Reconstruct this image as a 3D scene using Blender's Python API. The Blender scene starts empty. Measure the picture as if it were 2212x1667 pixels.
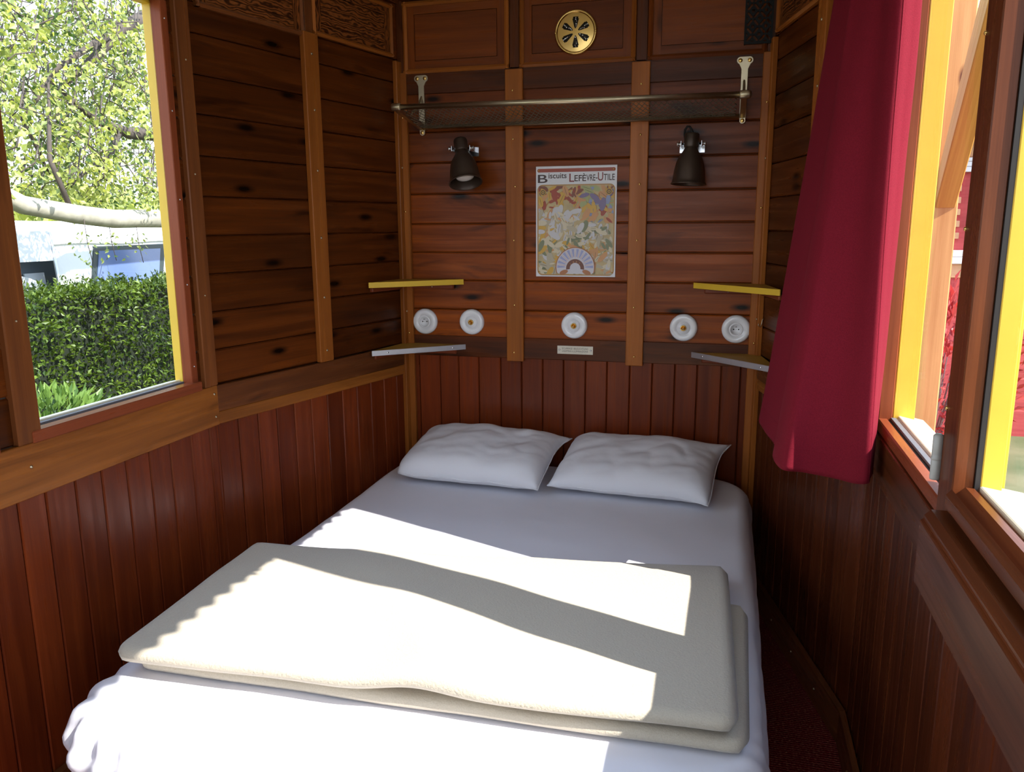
import bpy, bmesh, math, random
from mathutils import Vector, Matrix, noise
random.seed(7)
R = math.radians
SC = bpy.context.scene
COL = SC.collection

# ------------------------------------------------------------------ camera, sky, sun, exposure
CAM_POS = Vector((0.6117, -3.2383, 1.46)); YAW, PITCH, ROLL, FPX = 0.2637, -0.1984, -0.0062, 1722.99
cy, sy, cp, sp, cr, sr = math.cos(YAW), math.sin(YAW), math.cos(PITCH), math.sin(PITCH), math.cos(ROLL), math.sin(ROLL)
f0, r0, u0 = Vector((-sy, cy, 0)), Vector((cy, sy, 0)), Vector((0, 0, 1))
fw = f0 * cp + u0 * sp; up = u0 * cp - f0 * sp
rt = r0 * cr + up * sr; up2 = up * cr - r0 * sr
cd = bpy.data.cameras.new('camera'); cam = bpy.data.objects.new('camera', cd); COL.objects.link(cam)
cam.matrix_world = Matrix(((rt.x, up2.x, -fw.x, CAM_POS.x), (rt.y, up2.y, -fw.y, CAM_POS.y), (rt.z, up2.z, -fw.z, CAM_POS.z), (0, 0, 0, 1)))
cd.sensor_width = 36; cd.sensor_fit = 'HORIZONTAL'; cd.lens = FPX / 2212 * 36; cd.clip_start = .02; cd.clip_end = 400
SC.camera = cam
SC.view_settings.view_transform = 'Standard'; SC.view_settings.look = 'None'
SC.view_settings.gamma = 1; SC.view_settings.use_curve_mapping = False
SC.view_settings.exposure = 0.55

w = bpy.data.worlds.new('world'); SC.world = w; w.use_nodes = True
nt = w.node_tree; nt.nodes.clear()
wo = nt.nodes.new('ShaderNodeOutputWorld'); bg = nt.nodes.new('ShaderNodeBackground')
tc = nt.nodes.new('ShaderNodeTexCoord'); sx = nt.nodes.new('ShaderNodeSeparateXYZ'); rp = nt.nodes.new('ShaderNodeValToRGB')
nt.links.new(tc.outputs['Generated'], sx.inputs[0]); nt.links.new(sx.outputs['Z'], rp.inputs[0])
rp.color_ramp.elements[0].position = .0; rp.color_ramp.elements[0].color = (.86, .93, 1, 1)
rp.color_ramp.elements[1].position = .8; rp.color_ramp.elements[1].color = (.50, .68, 1, 1)
nt.links.new(rp.outputs[0], bg.inputs[0]); bg.inputs[1].default_value = 2.3
nt.links.new(bg.outputs[0], wo.inputs[0])
SUN_DIR = Vector((1, -.30, 1.02)).normalized()
sl = bpy.data.lights.new('sun', 'SUN'); sl.energy = 8; sl.angle = R(.4); sl.color = (1, .965, .915)
so = bpy.data.objects.new('sun', sl); COL.objects.link(so); so.rotation_euler = SUN_DIR.to_track_quat('Z', 'Y').to_euler(); so.location = (8, -6, 8)

# ------------------------------------------------------------------ helpers
class Frame:
    def __init__(s, org, ds, do): s.o = Vector((org[0], org[1], 0)); s.ds = Vector((ds[0], ds[1], 0)); s.do = Vector((do[0], do[1], 0))
    def __call__(s, a, b, z): return s.o + s.ds * a + s.do * b + Vector((0, 0, z))
class XYZ:
    def __call__(s, a, b, z): return Vector((a, b, z))
W = XYZ()

class MB:
    def __init__(s): s.v = []; s.f = []; s.uv = []; s.t = []; s.sm = []
    def face(s, idx, uv=None, tone=.5, smooth=False):
        s.f.append(idx); s.uv.append(uv or [(0, 0)] * len(idx)); s.t.append(tone); s.sm.append(smooth)
    def prism(s, F, grain, prof, l0, l1, tone=None):
        """extrude a profile of (x, y) along grain: grain 's' -> profile (z, o); 'z' -> profile (s, o); 'o' -> (s, z)"""
        tone = random.random() if tone is None else tone
        ru, rv = random.random() * 20, random.random() * 20
        def P(a, b, l):
            return F(l, b, a) if grain == 's' else (F(a, b, l) if grain == 'z' else F(a, l, b))
        n = len(prof); b0 = len(s.v)
        for l in (l0, l1):
            for a, b in prof: s.v.append(P(a, b, l))
        d = 0; ds = [0]
        for i in range(n):
            q, p = prof[(i + 1) % n], prof[i]; d += math.hypot(q[0] - p[0], q[1] - p[1]); ds.append(d)
        for i in range(n):
            j = (i + 1) % n
            s.face([b0 + i, b0 + j, b0 + n + j, b0 + n + i], [(l0 + ru, ds[i] + rv), (l0 + ru, ds[i + 1] + rv), (l1 + ru, ds[i + 1] + rv), (l1 + ru, ds[i] + rv)], tone)
        s.face([b0 + i for i in range(n)][::-1], [(p[0] * .3 + ru, p[1] + rv) for p in prof][::-1], tone)
        s.face([b0 + n + i for i in range(n)], [(p[0] * .3 + ru, p[1] + rv) for p in prof], tone)
    def box(s, F, s0, s1, o0, o1, z0, z1, grain='s', tone=None):
        if grain == 's': s.prism(F, 's', [(z0, o0), (z1, o0), (z1, o1), (z0, o1)], s0, s1, tone)
        elif grain == 'z': s.prism(F, 'z', [(s0, o0), (s1, o0), (s1, o1), (s0, o1)], z0, z1, tone)
        else: s.prism(F, 'o', [(s0, z0), (s1, z0), (s1, z1), (s0, z1)], o0, o1, tone)
    def plank(s, F, grain, a0, a1, l0, l1, o=0., th=.02, c=.005, g=.0011, tone=None):
        a0 += g; a1 -= g
        s.prism(F, grain, [(a0, o - th), (a1, o - th), (a1, o - c), (a1 - c, o), (a0 + c, o), (a0, o - c)], l0, l1, tone)
    def lathe(s, M, prof, n=32, smooth=True, tone=.5, close=True):
        b0 = len(s.v); m = len(prof)
        for r, h in prof:
            for k in range(n):
                a = 2 * math.pi * k / n; s.v.append(M @ Vector((r * math.cos(a), r * math.sin(a), h)))
        for i in range(m - 1):
            for k in range(n):
                k2 = (k + 1) % n
                s.face([b0 + i * n + k, b0 + i * n + k2, b0 + (i + 1) * n + k2, b0 + (i + 1) * n + k], None, tone, smooth)
        if close:
            s.face([b0 + k for k in range(n)][::-1], None, tone, smooth); s.face([b0 + (m - 1) * n + k for k in range(n)], None, tone, smooth)
    def tube(s, pts, rad, n=10, smooth=True, tone=.5, closed_ends=True):
        pts = [Vector(p) for p in pts]; b0 = len(s.v); rads = rad if isinstance(rad, (list, tuple)) else [rad] * len(pts)
        prev = None; L = 0
        for i, p in enumerate(pts):
            t = (pts[min(i + 1, len(pts) - 1)] - pts[max(i - 1, 0)]).normalized()
            if prev is None: a = t.orthogonal().normalized()
            else: a = (prev - t * prev.dot(t)).normalized()
            prev = a; b = t.cross(a)
            for k in range(n):
                q = 2 * math.pi * k / n; s.v.append(p + (a * math.cos(q) + b * math.sin(q)) * rads[i])
        for i in range(len(pts) - 1):
            L2 = L + (pts[i + 1] - pts[i]).length
            for k in range(n):
                k2 = (k + 1) % n
                s.face([b0 + i * n + k, b0 + i * n + k2, b0 + (i + 1) * n + k2, b0 + (i + 1) * n + k], [(L, k / n * .3), (L, (k + 1) / n * .3), (L2, (k + 1) / n * .3), (L2, k / n * .3)], tone, smooth)
            L = L2
        if closed_ends:
            s.face([b0 + k for k in range(n)][::-1], None, tone); e = b0 + (len(pts) - 1) * n; s.face([e + k for k in range(n)], None, tone)
    def grid(s, P, nu, nv, tone=.5, smooth=True, su=1., sv=1.):
        b0 = len(s.v)
        for i in range(nu + 1):
            for j in range(nv + 1): s.v.append(Vector(P(i / nu, j / nv)))
        for i in range(nu):
            for j in range(nv):
                a = b0 + i * (nv + 1) + j
                s.face([a, a + nv + 1, a + nv + 2, a + 1], [(i / nu * su, j / nv * sv), ((i + 1) / nu * su, j / nv * sv), ((i + 1) / nu * su, (j + 1) / nv * sv), (i / nu * su, (j + 1) / nv * sv)], tone, smooth)
    def poly(s, pts, tone=.5):
        b0 = len(s.v); s.v += [Vector(p) for p in pts]; s.face(list(range(b0, b0 + len(pts))), None, tone)
    def solid(s, F, prof, o0, o1, tone=.5):
        """flat outline (s, z) given a thickness from o0 to o1"""
        s.prism(F, 'o', prof, o0, o1, tone)
    def build(s, name, mat, parent=None, bevel=0, recalc=True, weld=False):
        me = bpy.data.meshes.new(name); me.from_pydata([tuple(v) for v in s.v], [], s.f)
        uvl = me.uv_layers.new(name='UVMap'); ta = me.attributes.new('tone', 'FLOAT', 'FACE')
        k = 0
        for i, p in enumerate(me.polygons):
            p.use_smooth = s.sm[i]; ta.data[i].value = s.t[i]
            for q in s.uv[i]: uvl.data[k].uv = q; k += 1
        if recalc or weld:
            bm = bmesh.new(); bm.from_mesh(me)
            if weld: bmesh.ops.remove_doubles(bm, verts=bm.verts, dist=1e-5)
            if recalc: bmesh.ops.recalc_face_normals(bm, faces=bm.faces)
            bm.to_mesh(me); bm.free()
        me.materials.append(mat); o = bpy.data.objects.new(name, me); COL.objects.link(o)
        if parent: 
            o.parent = parent; o.matrix_parent_inverse = parent.matrix_world.inverted()
        if bevel:
            m = o.modifiers.new('edge', 'BEVEL'); m.width = bevel; m.segments = 1; m.limit_method = 'ANGLE'; m.angle_limit = R(50)
        return o

def empty(name, loc):
    o = bpy.data.objects.new(name, None); COL.objects.link(o); o.location = loc; o.empty_display_size = .05
    o.matrix_world = Matrix.Translation(Vector(loc)); return o
def tag(o, label, cat, group=None):
    o['label'] = label; o['category'] = cat
    if group: o['group'] = group
    return o
def struct(o): o['kind'] = 'structure'; return o
def copy_tree(o, parent=None):
    c = o.copy(); COL.objects.link(c)
    if parent: c.parent = parent
    for ch in list(o.children): copy_tree(ch, c)
    return c
def axis(p, d, roll=0):
    d = Vector(d).normalized(); return Matrix.Translation(Vector(p)) @ d.to_track_quat('Z', 'Y').to_matrix().to_4x4() @ Matrix.Rotation(roll, 4, 'Z')
def text_mb(F, string, s0, z0, size, o, th=.0006, width=None, bold=0.):
    cu = bpy.data.curves.new('lettering', 'FONT'); cu.body = string; cu.size = size; cu.offset = bold; cu.fill_mode = 'FRONT'
    ob = bpy.data.objects.new('lettering', cu); COL.objects.link(ob)
    dg = bpy.context.evaluated_depsgraph_get(); me = bpy.data.meshes.new_from_object(ob.evaluated_get(dg))
    xs = [v.co.x for v in me.vertices]; x0, x1 = min(xs), max(xs); k = (width / (x1 - x0)) if width else 1
    mb = MB()
    for p in me.polygons:
        mb.poly([F(s0 + (me.vertices[i].co.x - x0) * k, o, z0 + me.vertices[i].co.y) for i in p.vertices])
    bpy.data.objects.remove(ob); bpy.data.meshes.remove(me); bpy.data.curves.remove(cu)
    return mb

# ------------------------------------------------------------------ materials
def newmat(name):
    m = bpy.data.materials.new(name); m.use_nodes = True; n = m.node_tree; n.nodes.clear()
    out = n.nodes.new('ShaderNodeOutputMaterial'); b = n.nodes.new('ShaderNodeBsdfPrincipled'); n.links.new(b.outputs[0], out.inputs[0])
    return m, n, b, out
def simple(name, col, rough=.5, metal=0., spec=.5, nscale=0, namp=.15, bump=0, coat=0):
    m, n, b, out = newmat(name)
    b.inputs['Base Color'].default_value = (*col, 1); b.inputs['Roughness'].default_value = rough; b.inputs['Metallic'].default_value = metal
    b.inputs['Specular IOR Level'].default_value = spec; b.inputs['Coat Weight'].default_value = coat
    if nscale:
        t = n.nodes.new('ShaderNodeTexCoord'); no = n.nodes.new('ShaderNodeTexNoise'); no.inputs['Scale'].default_value = nscale; no.inputs['Detail'].default_value = 4
        n.links.new(t.outputs['Object'], no.inputs['Vector'])
        r = n.nodes.new('ShaderNodeMapRange'); r.inputs[3].default_value = 1 - namp; r.inputs[4].default_value = 1 + namp
        n.links.new(no.outputs[0], r.inputs[0])
        h = n.nodes.new('ShaderNodeMix'); h.data_type = 'RGBA'; h.blend_type = 'MULTIPLY'; h.inputs[0].default_value = 1
        h.inputs[6].default_value = (*col, 1); n.links.new(r.outputs[0], h.inputs[7]); n.links.new(h.outputs[2], b.inputs['Base Color'])
        if bump:
            bp = n.nodes.new('ShaderNodeBump'); bp.inputs['Strength'].default_value = bump; bp.inputs['Distance'].default_value = .002
            n.links.new(no.outputs[0], bp.inputs['Height']); n.links.new(bp.outputs[0], b.inputs['Normal'])
    return m
def wood(name, dark, light, rough=.27, tonevar=.35, knots=.5, stain=.6, coarse=1.0, rings=0., spec=.17):
    m, n, b, out = newmat(name); N = n.nodes.new; Lk = n.links.new
    uv = N('ShaderNodeUVMap'); uv.uv_map = 'UVMap'
    def mapped(sx_, sy_):
        mp = N('ShaderNodeMapping'); mp.inputs['Scale'].default_value = (sx_, sy_, 1); Lk(uv.outputs[0], mp.inputs[0]); return mp.outputs[0]
    def noise_(vec, scale, det, dist=0.):
        t = N('ShaderNodeTexNoise'); t.inputs['Scale'].default_value = scale; t.inputs['Detail'].default_value = det; t.inputs['Distortion'].default_value = dist
        Lk(vec, t.inputs['Vector']); return t.outputs[0]
    def math_(op, a, c_):
        k = N('ShaderNodeMath'); k.operation = op
        for i, x in enumerate((a, c_)):
            if isinstance(x, (int, float)): k.inputs[i].default_value = x
            else: Lk(x, k.inputs[i])
        return k.outputs[0]
    def rng(v, a, b_, c_, d):
        k = N('ShaderNodeMapRange'); k.inputs[1].default_value = a; k.inputs[2].default_value = b_; k.inputs[3].default_value = c_; k.inputs[4].default_value = d; Lk(v, k.inputs[0]); return k.outputs[0]
    g = noise_(mapped(1.6 * coarse, 34 * coarse), 1, 5, .6)
    broad = noise_(mapped(.9, 5), 1, 3, .5)
    fine = noise_(mapped(4, 260), 1, 3)
    v = math_('ADD', math_('MULTIPLY', g, .62), math_('ADD', math_('MULTIPLY', broad, .38), math_('MULTIPLY', math_('SUBTRACT', fine, .5), .22)))
    if rings:
        wv = N('ShaderNodeTexWave'); wv.wave_type = 'BANDS'; wv.bands_direction = 'Y'; wv.inputs['Scale'].default_value = 9; wv.inputs['Distortion'].default_value = 14
        wv.inputs['Detail'].default_value = 2; wv.inputs['Detail Scale'].default_value = 1.2
        Lk(mapped(1.3, 3.2), wv.inputs['Vector'])
        v = math_('ADD', math_('MULTIPLY', v, 1 - rings), math_('MULTIPLY', rng(wv.outputs[1], 0, 1, .15, .85), rings))
    rp = N('ShaderNodeValToRGB'); e = rp.color_ramp.elements
    e[0].position = .30; e[0].color = (*dark, 1); e[1].position = .68; e[1].color = (*light, 1)
    Lk(v, rp.inputs[0]); col = rp.outputs[0]
    at = N('ShaderNodeAttribute'); at.attribute_name = 'tone'
    def mul(c1, fac):
        k = N('ShaderNodeMix'); k.data_type = 'RGBA'; k.blend_type = 'MULTIPLY'; k.inputs[0].default_value = 1; Lk(c1, k.inputs[6]); Lk(fac, k.inputs[7]); return k.outputs[2]
    def mixc(c1, c2, fac):
        k = N('ShaderNodeMix'); k.data_type = 'RGBA'; Lk(fac, k.inputs[0]); Lk(c1, k.inputs[6]); k.inputs[7].default_value = (*c2, 1); return k.outputs[2]
    col = mul(col, rng(at.outputs['Fac'], 0, 1, 1 - tonevar, 1 + tonevar))
    if stain:
        s1 = noise_(mapped(2.2, 9), 1, 4, .8)
        col = mixc(col, (dark[0] * .28, dark[1] * .28, dark[2] * .34), math_('MULTIPLY', rng(s1, .60, .72, 0, 1), stain))
    if knots:
        vo = N('ShaderNodeTexVoronoi'); vo.voronoi_dimensions = '2D'; vo.inputs['Scale'].default_value = 1; Lk(mapped(3.4, 10.5), vo.inputs['Vector'])
        sp_ = N('ShaderNodeSeparateColor'); Lk(vo.outputs['Color'], sp_.inputs[0])
        kk = math_('MULTIPLY', rng(vo.outputs['Distance'], .06, .19, 1, 0), rng(sp_.outputs[0], 1 - knots * .5, 1 - knots * .5 + .02, 0, 1))
        kk.node.use_clamp = True
        col = mixc(col, (dark[0] * .12, dark[1] * .16, dark[2] * .25), kk)
    Lk(col, b.inputs['Base Color']); b.inputs['Roughness'].default_value = rough; b.inputs['Specular IOR Level'].default_value = spec
    Lk(rng(g, .3, .7, rough + .10, rough - .04), b.inputs['Roughness'])
    bp = N('ShaderNodeBump'); bp.inputs['Strength'].default_value = .25; bp.inputs['Distance'].default_value = .0012
    Lk(v, bp.inputs['Height']); Lk(bp.outputs[0], b.inputs['Normal'])
    return m
def fabric(name, col, rough=.9, nscale=60, bump=.2, dist=.002, transl=0., sheen=.0, weave=0):
    m, n, b, out = newmat(name); N = n.nodes.new
    b.inputs['Base Color'].default_value = (*col, 1); b.inputs['Roughness'].default_value = rough; b.inputs['Specular IOR Level'].default_value = .15; b.inputs['Sheen Weight'].default_value = sheen
    t = N('ShaderNodeTexCoord'); no = N('ShaderNodeTexNoise'); no.inputs['Scale'].default_value = nscale; no.inputs['Detail'].default_value = 5
    n.links.new(t.outputs['Object'], no.inputs['Vector'])
    bp = N('ShaderNodeBump'); bp.inputs['Strength'].default_value = bump; bp.inputs['Distance'].default_value = dist
    n.links.new(no.outputs[0], bp.inputs['Height']); n.links.new(bp.outputs[0], b.inputs['Normal'])
    if weave:
        r = N('ShaderNodeMapRange'); r.inputs[1].default_value = .35; r.inputs[2].default_value = .65; r.inputs[3].default_value = 1 - weave; r.inputs[4].default_value = 1 + weave
        n2 = N('ShaderNodeTexNoise'); n2.inputs['Scale'].default_value = 420; n.links.new(t.outputs['Object'], n2.inputs['Vector']); n.links.new(n2.outputs[0], r.inputs[0])
        k = N('ShaderNodeMix'); k.data_type = 'RGBA'; k.blend_type = 'MULTIPLY'; k.inputs[0].default_value = 1; k.inputs[6].default_value = (*col, 1); n.links.new(r.outputs[0], k.inputs[7]); n.links.new(k.outputs[2], b.inputs['Base Color'])
    if transl:
        tr = N('ShaderNodeBsdfTranslucent'); tr.inputs[0].default_value = (*col, 1); mx = N('ShaderNodeMixShader'); mx.inputs[0].default_value = transl
        n.links.new(b.outputs[0], mx.inputs[1]); n.links.new(tr.outputs[0], mx.inputs[2]); n.links.new(mx.outputs[0], out.inputs[0])
    return m
def leafmat(name, c1, c2, transl=.35, tcol=None):
    m, n, b, out = newmat(name); N = n.nodes.new
    at = N('ShaderNodeAttribute'); at.attribute_name = 'tone'; rp = N('ShaderNodeValToRGB')
    rp.color_ramp.elements[0].color = (*c1, 1); rp.color_ramp.elements[1].color = (*c2, 1); n.links.new(at.outputs['Fac'], rp.inputs[0])
    n.links.new(rp.outputs[0], b.inputs['Base Color']); b.inputs['Roughness'].default_value = .45
    tr = N('ShaderNodeBsdfTranslucent'); k = N('ShaderNodeMix'); k.data_type = 'RGBA'; k.blend_type = 'MULTIPLY'; k.inputs[0].default_value = 1; n.links.new(rp.outputs[0], k.inputs[6]); k.inputs[7].default_value = (*(tcol or (1.6, 1.5, .6)), 1)
    n.links.new(k.outputs[2], tr.inputs[0]); mx = N('ShaderNodeMixShader'); mx.inputs[0].default_value = transl
    n.links.new(b.outputs[0], mx.inputs[1]); n.links.new(tr.outputs[0], mx.inputs[2]); n.links.new(mx.outputs[0], out.inputs[0]); return m
def glassmat(name, tint=(1, 1, 1)):
    m, n, b, out = newmat(name); n.nodes.remove(b); N = n.nodes.new
    tr = N('ShaderNodeBsdfTransparent'); tr.inputs[0].default_value = (*tint, 1); gl = N('ShaderNodeBsdfGlossy'); gl.inputs['Roughness'].default_value = .02
    lw = N('ShaderNodeLayerWeight'); lw.inputs[0].default_value = .5; pw = N('ShaderNodeMath'); pw.operation = 'POWER'; pw.inputs[1].default_value = 5; n.links.new(lw.outputs['Facing'], pw.inputs[0])
    fr = N('ShaderNodeMapRange'); fr.inputs[3].default_value = .018; fr.inputs[4].default_value = .5; n.links.new(pw.outputs[0], fr.inputs[0]); mx = N('ShaderNodeMixShader')
    n.links.new(fr.outputs[0], mx.inputs[0]); n.links.new(tr.outputs[0], mx.inputs[1]); n.links.new(gl.outputs[0], mx.inputs[2]); n.links.new(mx.outputs[0], out.inputs[0]); return m

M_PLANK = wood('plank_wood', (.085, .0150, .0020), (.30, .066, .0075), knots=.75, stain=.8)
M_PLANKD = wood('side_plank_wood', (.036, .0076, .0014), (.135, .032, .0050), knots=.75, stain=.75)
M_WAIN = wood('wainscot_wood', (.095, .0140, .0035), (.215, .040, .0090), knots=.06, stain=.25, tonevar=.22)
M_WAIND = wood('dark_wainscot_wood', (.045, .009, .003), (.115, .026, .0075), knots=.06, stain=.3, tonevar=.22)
M_DOOR = wood('dark_door_wood', (.055, .014, .005), (.155, .042, .013), knots=.25, stain=.6, tonevar=.12)
M_BATT = wood('batten_wood', (.21, .058, .010), (.40, .125, .022), knots=.05, stain=.12, tonevar=.15)
M_RAIL = wood('rail_wood', (.06, .018, .007), (.20, .062, .018), knots=.2, stain=.8, tonevar=.1)
M_RAILL = wood('sill_rail_wood', (.15, .044, .008), (.37, .122, .022), knots=.0, stain=.55, tonevar=.1)
M_DARK = wood('dark_rail_wood', (.042, .0105, .0030), (.125, .032, .009), knots=.2, stain=.7, tonevar=.1)
M_PANEL = wood('panel_wood', (.105, .022, .0045), (.23, .056, .011), knots=.08, stain=.3, tonevar=.2)
M_PANELG = wood('figured_panel_wood', (.05, .014, .005), (.26, .08, .02), knots=.0, stain=.2, tonevar=.1, rings=.7)
M_FRAME = wood('window_stile_wood', (.15, .032, .012), (.28, .066, .024), knots=.0, stain=.2, tonevar=.1)
M_POST = wood('post_wood', (.12, .036, .012), (.25, .08, .022), knots=.05, stain=.4, tonevar=.1)
M_GROOVE = simple('dark_groove', (.015, .011, .009), .7)
M_RUBBER = simple('grey_rubber', (.13, .13, .14), .6, nscale=30)
M_YEL = simple('yellow_paint', (.72, .46, .035), .45, nscale=14, namp=.08)
M_CREAM = simple('cream_paint', (.75, .70, .52), .5, nscale=14, namp=.05)
M_BRASS = simple('brass', (.78, .52, .18), .22, 1.0)
M_BRASSD = simple('aged_brass', (.55, .47, .33), .35, 1.0, nscale=25, namp=.25)
M_STEEL = simple('bright_steel', (.7, .7, .72), .22, 1.0)
M_ALU = simple('aluminium', (.68, .69, .72), .38, .85, nscale=40, namp=.05)
M_BRONZE = simple('dark_bronze_paint', (.065, .042, .030), .36, .45, nscale=40, namp=.1)
M_BULB = simple('bulb_glass', (.85, .83, .8), .12)
M_PORC = simple('white_porcelain', (.80, .80, .82), .12, coat=.5)
M_BLACK = simple('black_hole', (.008, .008, .008), .6)
M_IRON = simple('black_cast_iron', (.006, .006, .007), .6, 0., .25)
M_NAME = simple('pale_metal_plate', (.62, .58, .48), .45, .2, nscale=60, namp=.12)
M_INK = simple('dark_lettering', (.05, .035, .02), .6)
M_SHEET = fabric('white_cotton', (.80, .79, .84), nscale=9, bump=.10, dist=.012)
M_PILLOW = fabric('white_pillow_cotton', (.80, .80, .83), nscale=14, bump=.18, dist=.010)
M_FLEECE = fabric('beige_fleece', (.50, .44, .34), nscale=190, bump=.55, dist=.003, sheen=.3, weave=.05)
M_CURT = fabric('wine_red_cloth', (.185, .0085, .020), nscale=300, bump=.3, dist=.001, transl=.12, weave=.12)
M_GLASS = glassmat('window_glass')
M_CARPET = None
def carpet():
    m, n, b, out = newmat('red_carpet'); N = n.nodes.new
    t = N('ShaderNodeTexCoord'); mp = N('ShaderNodeMapping'); mp.inputs['Scale'].default_value = (60, 140, 60); n.links.new(t.outputs['Object'], mp.inputs[0])
    no = N('ShaderNodeTexNoise'); no.inputs['Scale'].default_value = 2.4; no.inputs['Detail'].default_value = 3; n.links.new(mp.outputs[0], no.inputs['Vector'])
    rp = N('ShaderNodeValToRGB'); e = rp.color_ramp.elements; e[0].position = .40; e[0].color = (.13, .010, .014, 1); e[1].position = .62; e[1].color = (.33, .12, .07, 1)
    el = e.new(.54); el.color = (.17, .014, .018, 1)
    n.links.new(no.outputs[0], rp.inputs[0]); n.links.new(rp.outputs[0], b.inputs['Base Color']); b.inputs['Roughness'].default_value = .95; b.inputs['Specular IOR Level'].default_value = .1
    wv = N('ShaderNodeTexWave'); wv.bands_direction = 'Y'; wv.inputs['Scale'].default_value = 32; n.links.new(t.outputs['Object'], wv.inputs['Vector'])
    ad = N('ShaderNodeMath'); n.links.new(no.outputs[0], ad.inputs[0]); n.links.new(wv.outputs[1], ad.inputs[1])
    bp = N('ShaderNodeBump'); bp.inputs['Strength'].default_value = .6; bp.inputs['Distance'].default_value = .004; n.links.new(ad.outputs[0], bp.inputs['Height']); n.links.new(bp.outputs[0], b.inputs['Normal'])
    return m
M_CARPET = carpet()

# ------------------------------------------------------------------ the room: tram end with tapering side walls
WB, WK, L = .74, .9931, 1.0248
TLEN = math.hypot(WK - WB, L); ca, sa = L / TLEN, (WK - WB) / TLEN
FB = Frame((0, 0), (1, 0), (0, -1))
FTL = Frame((-WB, 0), (-sa, -ca), (ca, -sa)); FTR = Frame((WB, 0), (sa, -ca), (-ca, -sa))
FML = Frame((-WK, -L), (0, -1), (1, 0)); FMR = Frame((WK, -L), (0, -1), (-1, 0))
ROOM_END = 3.6      # length of the straight side walls behind the taper
CEIL = 2.40

m = MB(); m.poly([(-WK, -L - ROOM_END, 0), (WK, -L - ROOM_END, 0), (WK, -L, 0), (WB, 0, 0), (-WB, 0, 0), (-WK, -L, 0)])
m.poly([(-WK, -L - ROOM_END, -.05), (WK, -L - ROOM_END, -.05), (WK, -L, -.05), (WB, 0, -.05), (-WB, 0, -.05), (-WK, -L, -.05)])
struct(m.build('floor', M_CARPET))
def arch(x): return 2.74 - .40 * x * x
M_CEIL = simple('white_ceiling_paint', (.74, .73, .70), .5, nscale=8, namp=.04)
m = MB()
for k in range(20):
    x0, x1 = -1.03 + k * .103, -.9268 + k * .103
    m.prism(W, 'o', [(x0, arch(x0)), (x1, arch(x1)), (x1, arch(x1) + .03), (x0, arch(x0) + .03)], -L - ROOM_END - .1, .1)
struct(m.build('ceiling', M_CEIL))

def boards_h(m, F, seams, s0, s1, o=0.):
    for z0, z1 in zip(seams[:-1], seams[1:]): m.plank(F, 's', z0, z1, s0, s1, o=o, c=.0045)
def boards_v(m, F, seams, z0, z1, o=0.):
    for a0, a1 in zip(seams[:-1], seams[1:]): m.plank(F, 'z', a0, a1, z0, z1, o=o, c=.0035)
def frange(a, b_, st):
    r = []; x = a
    while x < b_ - 1e-6: r.append(x); x += st
    return r + [b_]

SCREW = None
def screw(F, s_, o, z, parent, mat=None, r=.0045, name='screw'):
    """round headed screw standing on a surface"""
    M = axis(F(s_, o, z), F.do) if isinstance(F, Frame) else F
    q = MB(); q.lathe(M, [(r, -.0015), (r, .0008), (r * .8, .0022), (r * .35, .003), (.0002, .0032)], 12)
    q.build(name, mat or M_BRASS, parent)

# ---- back wall
m = MB(); boards_h(m, FB, [.952, 1.11, 1.234, 1.351, 1.469, 1.592, 1.718, 1.841, 2.03], -WB, WB)
wall_back = struct(m.build('wall_back', M_PLANK))
m = MB(); boards_v(m, FB, [-.74, -.685, -.589, -.503, -.411, -.313, -.22, -.128, -.038, .055, .145, .239, .33, .421, .509, .603, .677, .74], 0, .93); m.build('wainscot', M_WAIN, wall_back)
m = MB(); m.box(FB, -.735, .735, -.01, .009, .908, .996); m.build('rail', M_DARK, wall_back, .002)
m = MB(); m.box(FB, -.735, .735, -.01, .010, 1.99, 2.075); m.build('rail', M_DARK, wall_back, .002)
m = MB(); m.box(FB, -.80, .80, -.06, -.021, -.3, 2.70); m.build('backing', M_DARK, wall_back)
for s0, s1 in ((-.279, -.206), (.222, .292)):
    m = MB(); m.box(FB, s0, s1, 0, .022, .897, 2.066, 'z'); bt = m.build('batten', M_BATT, wall_back, .0025)
    for z in (.935, 1.135, 1.40, 1.615, 1.80, 1.985): screw(FB, (s0 + s1) / 2 + random.uniform(-.006, .006), .022, z, bt)
# corner strips: one on each wall of each corner
for sg in (-1, 1):
    m = MB(); a, c_ = (-.74, -.700) if sg < 0 else (.700, .74); m.box(FB, a, c_, 0, .020, 0, 2.075, 'z'); st = m.build('corner_strip', M_BATT, wall_back, .0025)
    for z in (1.005, 1.52, 1.90): screw(FB, (a + c_) / 2, .020, z, st)
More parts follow.
